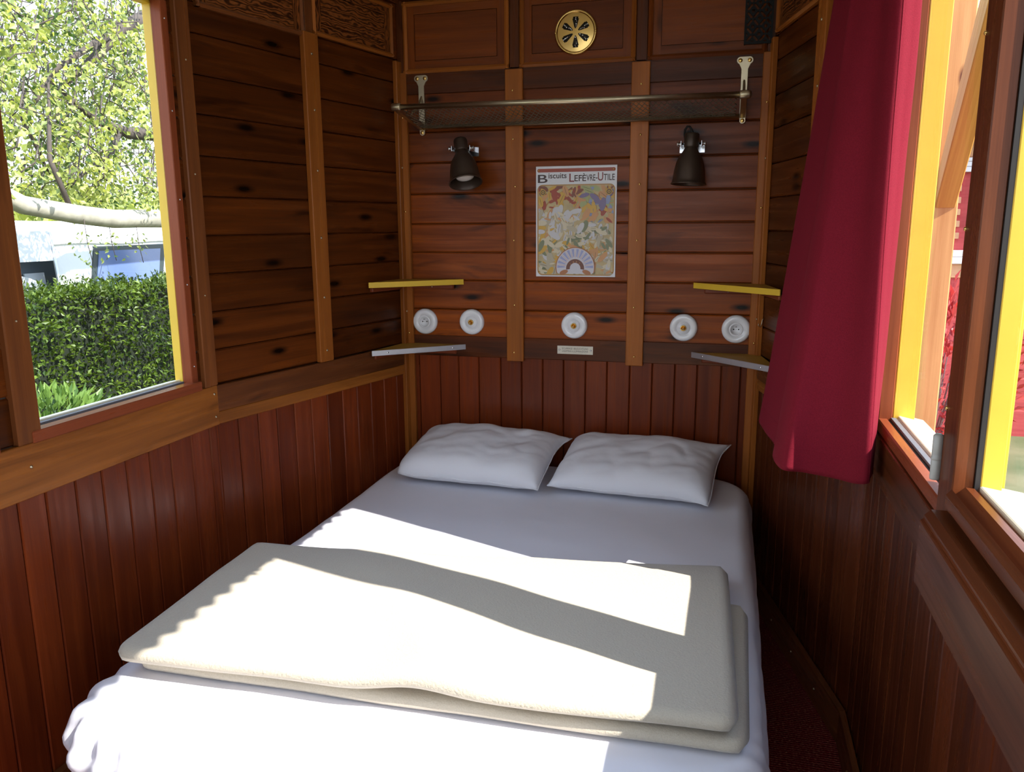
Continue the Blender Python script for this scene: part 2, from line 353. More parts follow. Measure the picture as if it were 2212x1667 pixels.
# upper panelling
m = MB(); m.box(FB, -WB, WB, -.02, .001, 2.03, 2.72, 's'); up = m.build('upper_panelling', M_PANEL, wall_back)
for s0, s1 in ((-.262, -.222), (.236, .278), (-.74, -.712), (.712, .74)):
    m = MB(); m.box(FB, s0, s1, 0, .010, 2.067, CEIL, 'z'); m.build('stile', M_DARK, wall_back, .002)
def panel(F, parent, s0, s1, z0, z1, mat, mouldmat, fr=.018, inset=.030, o=0.0):
    """framed panel: moulding round the outside, flat border, recessed field"""
    m = MB()
    for a0, a1 in ((s0, s0 + fr), (s1 - fr, s1)): m.prism(F, 'z', [(a0, o), (a1, o), (a1, o + .012), ((a0 + a1) / 2, o + .019), (a0, o + .012)], z0, z1)
    for a0, a1 in ((z0, z0 + fr), (z1 - fr, z1)): m.prism(F, 's', [(a0, o), (a1, o), (a1, o + .012), ((a0 + a1) / 2, o + .019), (a0, o + .012)], s0, s1)
    pm = m.build('moulding', mouldmat, parent)
    m = MB(); i0 = fr; i1 = fr + inset
    m.box(F, s0 + i0, s0 + i1, o, o + .008, z0 + i0, z1 - i0, 'z', .5); m.box(F, s1 - i1, s1 - i0, o, o + .008, z0 + i0, z1 - i0, 'z', .5)
    m.box(F, s0 + i1, s1 - i1, o, o + .008, z0 + i0, z0 + i1, 's', .5); m.box(F, s0 + i1, s1 - i1, o, o + .008, z1 - i1, z1 - i0, 's', .5)
    m.box(F, s0 + i1 + .003, s1 - i1 - .003, o, o + .0075, z0 + i1 + .003, z1 - i1 - .003, 's')
    m.build('panel', mat, parent)
for s0, s1 in ((-.710, -.264), (-.220, .234), (.280, .710)): panel(FB, wall_back, s0, s1, 2.070, 2.345, M_PANEL, M_BATT if s0 < .1 else M_PANEL)
m = MB(); m.box(FB, -.74, .74, 0, .02, 2.35, 2.45); m.build('rail', M_DARK, wall_back, .003)

# ---- tapering side walls (far left and far right)
SEAM_T = [.957, 1.07, 1.193, 1.314, 1.4355, 1.556, 1.679, 1.804, 1.92, 2.04, 2.13]
for F, nm in ((FTL, 'wall_far_left'), (FTR, 'wall_far_right')):
    m = MB(); boards_h(m, F, SEAM_T, -.004, .536); boards_h(m, F, SEAM_T, .538, TLEN + .01)
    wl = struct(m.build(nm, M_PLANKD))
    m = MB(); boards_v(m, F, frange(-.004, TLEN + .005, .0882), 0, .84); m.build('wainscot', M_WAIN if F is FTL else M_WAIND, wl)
    m = MB(); m.box(F, 0, TLEN, -.01, .012, .868, .955); m.build('rail', M_RAIL, wl, .002)
    m = MB(); m.box(F, 0, TLEN, -.01, .010, .825, .868); m.build('rail_lip', M_RAILL, wl, .003)
    m = MB(); m.box(F, -.02, TLEN + .02, -.07, -.022, -.3, CEIL + .05); m.build('backing', M_DARK, wl)
    m = MB(); m.box(F, .499, .572, 0, .022, .957, 2.132, 'z'); bt = m.build('batten', M_BATT, wl, .0025)
    for z in (1.0, 1.2, 1.42, 1.66, 1.87, 2.06): screw(F, .536, .022, z, bt, M_BRASSD)
    m = MB(); m.box(F, .0, .040, 0, .020, 0, 2.12, 'z'); st = m.build('corner_strip', M_BATT, wl, .0025)
    for z in (1.1, 1.7): screw(F, .020, .02, z, st, M_BRASSD)
    m = MB(); m.box(F, 0, TLEN, -.02, .001, 2.13, CEIL); m.build('upper_panelling', M_PANEL, wl)
    m = MB(); m.box(F, .513, .552, 0, .012, 2.133, CEIL, 'z'); m.build('stile', M_POST, wl, .002)
    panel(F, wl, .045, .511, 2.130, 2.33, M_PANELG, M_BATT, .016, .030); panel(F, wl, .556, 1.02, 2.115, 2.33, M_PANELG, M_POST, .016, .030)
    m = MB(); m.box(F, 0, TLEN, 0, .02, 2.34, 2.43); m.build('rail', M_DARK, wl, .003)

# baseboards
for F1, F2, nm, e in ((FTR, FMR, 'baseboard_right', 0.), (FTL, FML, 'baseboard_left', 0.)):
    m = MB()
    for F, l1 in ((F1, TLEN - .002), (F2, ROOM_END)):
        m.prism(F, 's', [(0, 0), (.096, 0), (.106, .006), (.100, .020), (0, .022)], 0.002, l1)
    bb = struct(m.build(nm, M_RAIL))
    for q in range(8):
        F = F1 if q < 4 else F2; screw(F, .2 + (q % 4) * .22, .022, .05, bb, M_BRASSD, .004)

# ---- straight side walls
def side_wall(F, nm, holes, zb, zt):
    """holes: (s0, s1, z0, z1) windows cut in the wall"""
    holes = [(h[0] - .012, h[1] + .012, h[2], h[3] + .012) for h in holes]
    cuts = sorted(set([0.] + [h[0] for h in holes] + [h[1] for h in holes] + [ROOM_END]))
    m = MB()
    for a, c_ in zip(cuts[:-1], cuts[1:]):
        hs = [h for h in holes if h[0] <= a + 1e-6 and h[1] >= c_ - 1e-6]
        if hs:
            h = hs[0]; a += 0; boards_h(m, F, frange(h[3], CEIL, .118), a, c_)
        else: boards_h(m, F, frange(zt, CEIL, .118), a, c_)
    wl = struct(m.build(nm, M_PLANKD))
    m = MB()
    for a, c_ in zip(cuts[:-1], cuts[1:]):
        hs = [h for h in holes if h[0] <= a + 1e-6 and h[1] >= c_ - 1e-6]
        if hs: m.box(F, a, c_, -.06, -.022, -.3, hs[0][2] - .005, 's'); m.box(F, a, c_, -.06, -.022, hs[0][3], CEIL + .05, 's')
        else: m.box(F, a, c_, -.06, -.022, -.3, CEIL + .05, 's')
    m.build('backing', M_DARK, wl)
    return wl
# left
LW = [(.115, .700, .985, 2.10), (.850, 1.435, .985, 2.10), (1.60, 2.18, .985, 2.10), (2.33, 2.92, .985, 2.10)]
wl = side_wall(FML, 'wall_left', LW, .955, .957)
m = MB(); boards_v(m, FML, [0, .043, .138, .236, .327, .421, .513, .604, .698, .779] + frange(.871, ROOM_END, .0915), 0, .84); m.build('wainscot', M_WAIN, wl)
m = MB(); m.box(FML, 0.001, ROOM_END, -.01, .012, .825, .957); rl = m.build('rail', M_RAILL, wl, .002)
for s_, z in ((.02, .855), (.02, .93), (.74, .90), (-.02, .93)):
    if s_ > 0: screw(FML, s_, .012, z, rl, M_BRASSD)
for s0, s1 in ((0., .064), (.700, .768), (1.435, 1.50), (2.18, 2.24), (2.92, 2.98)):
    m = MB(); m.box(FML, s0, s1, -.02, .016, .957, CEIL, 'z'); pst = m.build('post', M_POST, wl, .003)
    for z in (1.25, 1.62, 1.95): screw(FML, (s0 + s1) / 2, .016, z, pst, M_BRASSD, .003)
def window(F, name, s0, s1, z0, z1, o_stile, stile_far, stile_near, side_out=-.060, oo=0., shadow_ext=0., lip=.020):
    """wooden stiles inside, groove, pane, yellow frame outside, cream sill; oo shifts it towards the room"""
    wn = struct(empty(name, F((s0 + s1) / 2, -.02, z0)))
    for k, (a0, a1) in enumerate(((s0 - stile_far, s0), (s1, s1 + stile_near))):
        f_ = oo if k == 0 else 0
        m = MB(); m.box(F, a0, a1, -.028 + f_, o_stile + f_, z0 - .02, z1 + .01, 'z'); st = m.build('stile', M_FRAME if k == 0 or not oo else M_DARK, wn, .002)  # shifted window's near stile: darker wood paints in its unlit look
        for q in range(5): screw(F, a0 + .016, o_stile + f_, z0 + .05 + q * (z1 - z0 - .1) / 4, st, M_STEEL, .003)
    m = MB(); m.box(F, s0 - stile_far, s1 + stile_near, -.028 + oo, o_stile + oo, z1 - .002, z1 + .05); m.build('head', M_FRAME, wn, .002)
    m = MB(); m.box(F, s0 - stile_far, s1 + stile_near, -.018 + oo, lip + oo, z0 - .030, z0 + .000); m.build('sill', M_FRAME, wn, .003)
    m = MB(); m.box(F, s0, s1, -.025 + oo, -.018 + oo, z0 - .03, z0 - .004); m.box(F, s0, s1, -.042 + oo, -.036 + oo, z0 - .03, z0 - .002); m.build('groove', M_GROOVE, wn)
    m = MB(); m.box(F, s0, s1, -.036 + oo, -.025 + oo, z0 - .03, z0 + .003); m.build('glass_channel', M_RUBBER, wn)
    m = MB(); m.prism(F, 's', [(z0 - .03, -.042 + oo), (z0 + .008, -.042 + oo), (z0 - .006, -.105), (z0 - .03, -.105)], s0 - .03, s1 + .03); m.build('outer_sill', M_CREAM, wn, .002)
    m = MB(); e0 = -.030 + (oo if oo else 0)
    m.box(F, s0 - .07, s0 - .004, side_out, e0, z0 - .01, z1 + .03, 'z'); m.box(F, s1 + .004 - shadow_ext, s1 + .07, side_out, -.030, z0 - .01, z1 + .03, 'z')  # near jamb widened out of view, added to place its shadow on the bed
    m.box(F, s0 - .07, s1 + .07, side_out, -.030, z1 - .01, z1 + .06, 's'); m.build('outer_frame', M_YEL, wn, .002)
    m = MB(); m.box(F, s0 - .003, s1 + .003 - shadow_ext, -.0328 + oo * .9, -.0288 + oo * .9, z0, z1 + .01); m.build('pane', M_GLASS, wn)
    return wn
wins = []
for i, h in enumerate(LW): wins.append(window(FML, 'window_%d' % (i + 1), *h, .006, .030, .030))
for (s0, s1) in ((.066, .084), (.770, .816), (.731, .731)):
    if s1 > s0:
        m = MB(); m.box(FML, s0, s1, -.021, -.004, .957, 2.2, 'z'); m.build('groove', M_GROOVE, wl)

# right
RW = [(.115, .711, .985, 2.33), (.812, 1.70, 1.035, 2.33), (2.0, 2.7, .985, 2.33)]
wr = side_wall(FMR, 'wall_right', RW, .985, .985)
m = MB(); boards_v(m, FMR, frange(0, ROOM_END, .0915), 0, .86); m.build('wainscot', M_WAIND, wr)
m = MB(); m.box(FMR, 0.001, .735, -.01, .012, .848, .955); m.build('rail', M_DARK, wr, .002)
m = MB(); m.box(FMR, 1.86, ROOM_END, -.01, .012, .848, .985); m.build('rail', M_DARK, wr, .002)
for s0, s1 in ((0., .085), (1.86, 1.94), (2.78, 2.85)):
    m = MB(); m.box(FMR, s0, s1, -.02, .016, .957, CEIL, 'z'); m.build('post', M_POST, wr, .003)
w5 = window(FMR, 'window_5', *RW[0], .004, .030, .022, side_out=-.078, oo=.001, shadow_ext=.065, lip=.006)
w6 = window(FMR, 'window_6', *RW[2], .004, .06, .06, side_out=-.055)
# door with glazed upper half
dr = struct(empty('door_1', FMR(1.25, 0, 0)))
m = MB(); m.box(FMR, .733, .815, -.022, .010, .90, 2.39, 'z'); m.box(FMR, 1.71, 1.80, -.022, .010, .90, 2.39, 'z'); ds_ = m.build('stile', M_DOOR, dr, .002)
for z in (1.15, 1.45, 1.75): screw(FMR, .738, .010, z, ds_, M_BRASS, .004)
m = MB(); m.box(FMR, .815, 1.71, -.022, .008, 2.325, 2.39); m.build('head', M_DOOR, dr, .002)
m = MB(); m.box(FMR, .815, 1.71, -.022, .008, .90, 1.012, 's', .15); m.build('lower_rail', M_DOOR, dr, .002)
m = MB(); m.prism(FMR, 's', [(1.0, -.022), (1.035, -.022), (1.035, -.010), (1.022, .004), (1.030, .010), (1.020, .018), (1.0, .018)], .815, 1.71); m.build('sill_moulding', M_DOOR, dr)
m = MB(); m.prism(FMR, 's', [(.858, .0), (.988, .0), (.988, .034), (.978, .044), (.972, .044), (.968, .050), (.858, .050)], .800, 1.90); m.build('ledge_rail', M_DOOR, dr, .0015)
m = MB(); m.prism(FMR, 's', [(1.0, -.030), (1.040, -.030), (1.028, -.10), (1.0, -.10)], .80, 1.73); m.build('outer_sill', M_CREAM, dr, .002)
m = MB(); m.box(FMR, .752, .820, -.062, -.030, 1.0, 2.39, 'z'); m.box(FMR, 1.705, 1.77, -.062, -.030, 1.0, 2.39, 'z'); m.box(FMR, .765, 1.77, -.062, -.030, 2.33, 2.39)
of = m.build('outer_frame', M_YEL, dr, .002)
m = MB(); m.box(FMR, .813, .819, -.030, -.022, 1.03, 2.33, 'z'); m.build('gasket', M_GROOVE, dr)
m = MB(); m.box(FMR, .815, 1.71, -.0285, -.0245, 1.03, 2.33); m.build('pane', M_GLASS, dr)
m = MB(); m.lathe(axis(FMR(.728, .016, 1.020), (0, 0, 1)), [(.008, 0), (.0085, .003), (.0085, .034), (.008, .035), (.0092, .036), (.0092, .040), (.008, .041), (.0085, .046), (.0085, .078), (.005, .082)], 16)
m.box(FMR, .716, .732, .0, .012, 1.022, 1.098); m.build('hinge', simple('dull_hinge_metal', (.42, .42, .39), .5, .2), dr)

# rear wall behind the camera, with an open doorway
FR = Frame((0, -L - ROOM_END), (1, 0), (0, 1))
m = MB(); boards_v(m, FR, frange(-WK, -.75, .09), 0, CEIL); boards_v(m, FR, frange(.75, WK, .09), 0, CEIL); boards_v(m, FR, frange(-.75, .75, .09), 2.2, CEIL)
struct(m.build('wall_rear', M_WAIN))

# outside canopy edge over the right hand windows (corrugated sheet, throws the scalloped shadow)
m = MB()
def can(u, v):
    y = -4.6 + u * 4.2; z = 2.372 + (1 - v) * .13 + 0.012 * math.sin(y * 2 * math.pi / .068)
    return (1.20 - (1 - v) * .22, y, z)
m.grid(can, 320, 3); can_o = m.build('trim_1', simple('galvanised_sheet', (.55, .56, .58), .4, .6), None, recalc=False)
can_o.modifiers.new('thick', 'SOLIDIFY').thickness = .002; struct(can_o)

# ------------------------------------------------------------------ bed
def fbm(x, y, z, k=1., o=3):
    return sum(noise.noise(Vector((x, y, z)) * k * 2 ** i) / 2 ** i for i in range(o))
BX0, BX1, BY0, BY1, BT, BB = -.735, .726, -2.075, -.035, .462, .350
bed = tag(empty('bed', (0, -1.05, 0)), 'low double bed with wooden base, pushed up to the panelled end wall', 'bed')
m = MB(); m.box(W, -.66, .66, -1.98, -.08, .19, .335, 's'); m.build('base', M_DARK, bed, .004)
for x in (-.60, .60):
    for y in (-1.9, -.16):
        m = MB(); m.lathe(axis((x, y, 0), (0, 0, 1)), [(.026, 0), (.028, .004), (.034, .19), (.03, .195)], 16); m.build('leg', M_DARK, bed)
mtt = tag(empty('mattress', (0, -1.05, BB)), 'thick mattress in a white fitted sheet on the low wooden bed base', 'mattress')
m = MB(); m.box(W, BX0 + .03, BX1 - .03, BY0 + .03, BY1 - .03, BB + .006, BT - .04); m.build('core', M_SHEET, mtt, .03)
def sheet_point(u, v):
    """u, v in 0..1 over the unrolled fitted sheet; the border wraps down the sides"""
    hx, hy = (BX1 - BX0) / 2, (BY1 - BY0) / 2; cx_, cy_ = (BX0 + BX1) / 2, (BY0 + BY1) / 2
    drop = .17; rr = .050; corner = .17
    a = (u - .5) * 2 * (hx + drop); b_ = (v - .5) * 2 * (hy + drop)
    # signed distance to a rounded rectangle
    qx, qy = abs(a) - (hx - corner), abs(b_) - (hy - corner)
    d = math.hypot(max(qx, 0), max(qy, 0)) + min(max(qx, qy), 0) - corner
    # nearest point on the outline and outward direction
    if qx > 0 and qy > 0: n = Vector((qx * math.copysign(1, a), qy * math.copysign(1, b_))).normalized()
    elif qx > qy: n = Vector((math.copysign(1, a), 0))
    else: n = Vector((0, math.copysign(1, b_)))
    p = Vector((a, b_)); e = d + rr        # e > 0: on the rolled edge
    if e <= 0: q = p; z = 0.; tuck = 0
    else:
        base = p - n * e; ang = e / rr
        if ang < math.pi / 2: q = base + n * rr * math.sin(ang); z = -rr + rr * math.cos(ang); tuck = 0
        else:
            dn = e - rr * math.pi / 2; q = base + n * rr; z = -rr - dn; tuck = dn
            lim = BT - BB - rr
            if dn > lim:                      # curls under
                ov = dn - lim; z = -rr - lim - min(ov, .02) * .4; q = base + n * (rr - min(ov * .9, .05))
            q = q + n * .012 * math.sin(min(dn / lim, 1) * math.pi)
    x, y = cx_ + q.x, cy_ + q.y; z = BT + z
    # wrinkles: long pulls on the top, pleats at the corners
    flat = 1 if e <= 0 else 0
    wr = .0042 * fbm(x * 2.4 + y * 1.1, y * 3.4, 1.3, 1, 3)
    wr += .0035 * max(0, fbm(x * 1.2 - y * 2.2, x * 5 + y * 3, 7.7, 1, 2))
    z += wr
    cd_ = math.hypot(abs(x - cx_) - hx, abs(y - cy_) - hy)
    if cd_ < .40 and y < cy_ - .3:
        an = math.atan2(abs(y - cy_) - hy + .33, abs(x - cx_) - hx + .33)
        pl = math.sin(an * 30 + 2 * fbm(x * 5, y * 5, z * 3)) * .011 * min(1, max(0, (e + .05) / .10)) * (1 - cd_ / .40)
        x += n.x * pl; y += n.y * pl; z += pl * .35
    if e > rr:
        pl = .004 * fbm((a + b_) * 7, z * 2, 3.1, 1, 2); x += n.x * pl; y += n.y * pl
    return (x, y, z)
m = MB(); m.grid(sheet_point, 150, 190); fs = m.build('fitted_sheet', M_SHEET, mtt)

def bilin(c, u, v):
    a = Vector(c[0]).lerp(Vector(c[1]), u); b_ = Vector(c[3]).lerp(Vector(c[2]), u); return a.lerp(b_, v)
def pad(corners, th, zb, top_extra, bot_extra, nu=90, nv=46, edge=(.03, .03, .03, .03), wav=.0):
    """soft slab: corners near-left, near-right, far-right, far-left; closed top + underside"""
    def prof(t, e): return 1 if t > e else math.sqrt(max(0, 1 - (1 - t / e) ** 2))
    lu = (Vector(corners[1]) - Vector(corners[0])).length; lv = (Vector(corners[3]) - Vector(corners[0])).length
    def h(u, v):
        k = prof(u * lu, edge[0]) * prof((1 - u) * lu, edge[2]) * prof(v * lv, edge[1]) * prof((1 - v) * lv, edge[3]); return k
    rc = .05
    def pt(u, v, sgn):
        du, dv = min(u, 1 - u) * lu, min(v, 1 - v) * lv
        p = bilin(corners, u, v); k = h(u, v); mid = th(u, v) * .5
        if du < rc and dv < rc:       # soften the corners in plan
            a_, b_ = 1 - du / rc, 1 - dv / rc; cu_ = math.copysign(1, .5 - u), math.copysign(1, .5 - v); q_ = rc * .30 * (a_ * b_) ** 2
            p = p + (Vector(corners[1]) - Vector(corners[0])).normalized() * cu_[0] * q_ + (Vector(corners[3]) - Vector(corners[0])).normalized() * cu_[1] * q_
        if wav: p = p + Vector((0, wav * noise.noise(Vector((u * 5, v * .5, 4.4))), 0)) * (1 - abs(v * 2 - 1) * .2)
        zc = zb(u, v) + mid
        return Vector((p.x, p.y, zc + sgn * mid * k + (top_extra(u, v) * k if sgn > 0 else bot_extra(u, v) * k)))
    m = MB(); m.grid(lambda u, v: pt(u, v, 1), nu, nv); m.grid(lambda u, v: pt(u, 1 - v, -1), nu, nv); return m
bl = tag(empty('blanket', (0, -1.45, .47)), 'beige fleece blanket folded flat across the foot of the bed', 'blanket')
zero = lambda u, v: 0
def bump(u, v):
    b_ = .012 * math.exp(-((u - .46) / .17) ** 2 - ((v - .45) / .30) ** 2) + .016 * math.exp(-(((u - .53) + (v - .2) * .35) / .055) ** 2) * max(0, 1 - v * 1.25) - .006 * math.exp(-(((u - .66)) / .08) ** 2) * max(0, 1 - v)
    b_ += .006 * fbm(u * 3.2, v * 2.0, .6, 1, 2) + .010 * math.exp(-((u - .33) / .10) ** 2 - ((v - .95) / .25) ** 2)
    return b_
m = pad([(-.665, -1.862, 0), (.692, -1.835, 0), (.700, -1.235, 0), (-.670, -1.33, 0)], lambda u, v: .030, lambda u, v: BT + .005, lambda u, v: .004 * fbm(u * 4, v * 3, 2.2), zero, edge=(.018, .016, .012, .012), wav=.006)
m.build('lower_fold', M_FLEECE, bl, weld=True)
def uz(u, v):
    # the upper fold rests on the lower one, sags at its far edge, waves along its near edge
    lift = .010 + .010 * u + .020 * math.exp(-((u - .52) / .07) ** 2) * max(0, 1 - v * 3)
    far = max(0, (v - .70) / .30)
    return BT + .030 + lift - .022 * far * far * min(1, u * 3)
m = pad([(-.690, -1.900, 0), (.672, -1.842, 0), (.646, -1.050, 0), (-.726, -1.265, 0)], lambda u, v: .030 + .008 * (1 - u), uz, bump, zero, edge=(.020, .019, .009, .010), wav=.010)
m.build('upper_fold', M_FLEECE, bl, weld=True)

# ------------------------------------------------------------------ pillows
def pillow(name, label, pos, wx, wy, th, tilt, yaw, seed, corners):
    def surf(u, v, sgn):
        a, b_ = u * 2 - 1, v * 2 - 1
        k = (1 - abs(a) ** 4.5) ** .5 * (1 - abs(b_) ** 4.0) ** .55
        k = max(k, 0)
        pinch = 1 - .10 * (1 - abs(a)) * 0
        px = a * wx / 2 * (1 - .025 * (1 - b_ * b_)) ; py = b_ * wy / 2 * (1 - .030 * (1 - a * a))
        # individual ears
        ea = corners.get((1 if a > 0 else -1, 1 if b_ > 0 else -1), (0, 0, 0)); kk = (abs(a) * abs(b_)) ** 5
        wr = .012 * fbm(a * 1.5 + seed, b_ * 1.3 - a * .6, seed, 1, 2) + .009 * (abs(fbm(a * 1.9 + b_ * .9 + seed, b_ * 1.3 - a * 1.2, 3 + seed, 1, 2))) + .004 * fbm(a * 4 + b_ * 3, b_ * 4 - a * 4, seed + 9, 1, 1)
        z = sgn * th / 2 * k * (1.25 if sgn > 0 else .75) + (wr * k if sgn > 0 else 0)
        z += .006 * fbm(a * 2.5, b_ * 2.5, seed + 5) * (1 - k)
        return Vector((px + ea[0] * kk, py + ea[1] * kk, z + ea[2] * kk))
    m = MB(); m.grid(lambda u, v: surf(u, v, 1), 72, 56); m.grid(lambda u, v: surf(u, 1 - v, -1), 72, 56)
    # seam flange running round the edge
    T = Matrix.Translation(Vector(pos)) @ Matrix.Rotation(yaw, 4, 'Z') @ Matrix.Rotation(tilt, 4, 'X')
    m.v = [T @ v for v in m.v]
    o = m.build(name, M_PILLOW, None, weld=True)
    pts = [T @ surf(t, 0, 1) for t in [i / 40 for i in range(41)]] + [T @ surf(1, t, 1) for t in [i / 40 for i in range(1, 41)]] + [T @ surf(1 - t, 1, 1) for t in [i / 40 for i in range(1, 41)]] + [T @ surf(0, 1 - t, 1) for t in [i / 40 for i in range(1, 40)]]
    s_ = MB(); s_.tube(pts + [pts[0]], .0024, 6); s_.build('seam', M_PILLOW, o)
    tag(o, label, 'pillow', 'pillows at the head of the bed'); return o
pillow('pillow', 'white pillow on the left half of the bed head, its left end rounded and tucked', (-.325, -.262, .545), .60, .42, .125, R(11), R(-2), 1.3, {(1, 1): (.03, .01, .0), (1, -1): (.0, -.02, 0), (-1, 1): (.05, -.03, .02), (-1, -1): (.02, .02, 0)})
pillow('pillow', 'white pillow on the right half of the bed head with a pointed far right corner', (.305, -.255, .543), .60, .42, .118, R(11), R(-4), 4.1, {(1, 1): (.035, .02, .012), (1, -1): (-.01, -.02, 0), (-1, 1): (.01, -.01, .0), (-1, -1): (.0, .0, 0)})

# ------------------------------------------------------------------ luggage rack
rk = tag(empty('luggage_rack', (0, 0, 1.87)), 'old brass luggage rack with wire net, high on the end wall above the two spotlights', 'luggage rack')
YF, ZF, YB, ZB = -.270, 1.902, -.030, 1.857
m = MB(); m.tube([(-.64, YF, ZF + .003), (.64, YF, ZF - .009)], .0105, 16); fr_ = m.build('front_rail', M_BRASSD, rk)
for sg in (-1, 1):
    m = MB(); z = ZF + (.003 if sg < 0 else -.009); m.lathe(axis((sg * .622, YF, z), (sg, 0, 0)), [(.0135, 0), (.0145, .004), (.0145, .030), (.012, .036), (.005, .039), (.0005, .040)], 18); m.build('end_cap', M_BRASSD, fr_)
m = MB(); m.tube([(-.625, YB, ZB), (.625, YB, ZB - .004)], .008, 12); m.build('back_rail', M_BRASSD, rk)
m = MB()   # net: zigzag wires crossing into long diamonds
nx, ny = 62, 13; x0, x1 = -.615, .612
def netp(t):
    y = YF + .012 + (YB - YF - .018) * t; z = ZF - .008 + (ZB - ZF + .004) * t - .016 * math.sin(t * math.pi); return y, z
for j in range(ny + 1):
    pts = []
    for i in range(nx * 2 + 1):
        x = x0 + (x1 - x0) * i / (nx * 2); k = (i + j) % 2; y, z = netp(min(1, max(0, (j + (.42 if k else -.42)) / ny))); pts.append((x, y, z))
    m.tube(pts, .0016, 4)
m.build('net', simple('dull_net_wire', (.16, .13, .09), .5, .8), rk)
for sg in (-1, 1):
    xb = sg * .636; m = MB(); Fk = Frame((xb, 0), (1, 0), (0, -1))
    out = []
    def arc(cx_, cz, r, a0, a1, n=8): return [(cx_ + r * math.cos(R(a0 + (a1 - a0) * i / n)), cz + r * math.sin(R(a0 + (a1 - a0) * i / n))) for i in range(n + 1)]
    head = arc(.0165, 2.050, .0135, 90, -70) + [(.0125, 2.020)] + [(.0125, 1.852)] + arc(0, 1.838, .0115, 20, -200) + [(-.0125, 1.852), (-.0125, 2.020)] + arc(-.0165, 2.050, .0135, 250, 90)
    m.solid(Fk, head, .0005, .0145, .5)
    # cantilever arm: web + flange from wall foot to the front rail
    arm = [(-.004, 1.845), (-.004, 1.872), (YF + .006, ZF + .004), (YF - .006, ZF - .010), (YF + .012, ZF - .016)]
    b0 = len(m.v)
    for dx in (-.010, .010):
        for y, z in arm: m.v.append(Vector((xb + dx, y, z)))
    n_ = len(arm)
    for i in range(n_): m.face([b0 + i, b0 + (i + 1) % n_, b0 + n_ + (i + 1) % n_, b0 + n_ + i], None, .5)
    m.face([b0 + i for i in range(n_)]); m.face([b0 + n_ + i for i in range(n_)])
    # small stay behind the upright
    m.tube([(xb, -.006, 1.985), (xb, -.05, 1.940), (xb, -.13, 1.895)], .0045, 8)
    bk = m.build('bracket', M_BRASSD, rk, .0012)
    for dx, z in ((-.0165, 2.050), (.0165, 2.050), (0, 1.838)): screw(Fk, dx, .0145, z, bk, M_BRASS, .0078)

# ------------------------------------------------------------------ spotlights
def spotlight(label, base, axis_dir, scale, cable):
    """base: centre of the pivot; axis_dir: from the mouth of the shade up to its cap"""
    o = tag(empty('wall_lamp', (base[0], 0, base[2])), label, 'lamp', 'bronze wall spotlights above the bed')
    d = Vector(axis_dir).normalized(); p = Vector(base); T = axis(p, d)
    k = scale
    m = MB(); m.lathe(T, [(.0235 * k, -.012 * k), (.0245 * k, -.008 * k), (.0245 * k, .030 * k), (.0225 * k, .034 * k), (.0005, .0345 * k)], 28); m.build('cap', M_BRONZE, o)
    m = MB(); outer = [(.0205, -.012), (.0225, -.017), (.0245, -.022), (.031, -.032), (.0405, -.048), (.047, -.066), (.0515, -.090), (.0545, -.116), (.0565, -.128), (.0600, -.131), (.0600, -.134), (.0570, -.1345)]
    inner = [(.055, -.131), (.0525, -.116), (.049, -.090), (.044, -.066), (.037, -.048), (.028, -.034), (.0005, -.030)]
    m.lathe(T, [(r * k, h * k) for r, h in outer + inner], 40, close=False); sh = m.build('shade', M_BRONZE, o, recalc=True)
    m = MB(); m.lathe(T, [(r * k, h * k) for r, h in ((.012, -.040), (.014, -.055), (.026, -.080), (.034, -.100), (.0345, -.106), (.030, -.113), (.016, -.118), (.0005, -.119))], 28); m.build('bulb', M_BULB, o)
    # U bracket screwed to the boards, wing screws either side
    sx_ = .034 * k
    m = MB(); Fk = Frame((p.x, 0), (1, 0), (0, -1))
    m.box(Fk, -sx_ - .010, sx_ + .010, .0005, .003, p.z - .026, p.z + .012)
    for sg in (-1, 1): m.box(Fk, sg * sx_ - .0015, sg * sx_ + .0015, .003, -p.y + .010, p.z - .011, p.z + .011)
    m.build('bracket', M_STEEL, o, .001)
    for sg in (-1, 1):
        m = MB(); m.lathe(axis(p + Vector((sg * (sx_ - .010), 0, 0)), (sg, 0, 0)), [(.004, 0), (.004, .008), (.009, .009), (.0095, .012), (.008, .015), (.0055, .016), (.006, .020), (.009, .021), (.0085, .025), (.0005, .026)], 14); m.build('screw', M_STEEL, o)
    if cable:
        m = MB(); m.tube([p + Vector(q) for q in cable], .0042, 10); m.build('cable', M_BLACK, o)
    return o
spotlight('bronze bell spotlight on the left of the end wall, tilted, with its bulb showing', (-.444, -.085, 1.764), (-.24, .36, 1), 1.12, None)
spotlight('bronze bell spotlight on the right of the end wall, straight, with a looped cable', (.457, -.085, 1.754), (.035, .05, 1), 1.10,
          [(.004, .004, .034), (.0, .006, .050), (-.008, .012, .062), (-.018, .018, .064), (-.026, .026, .054), (-.028, .034, .036), (-.022, .050, .010), (-.018, .079, -.006)])

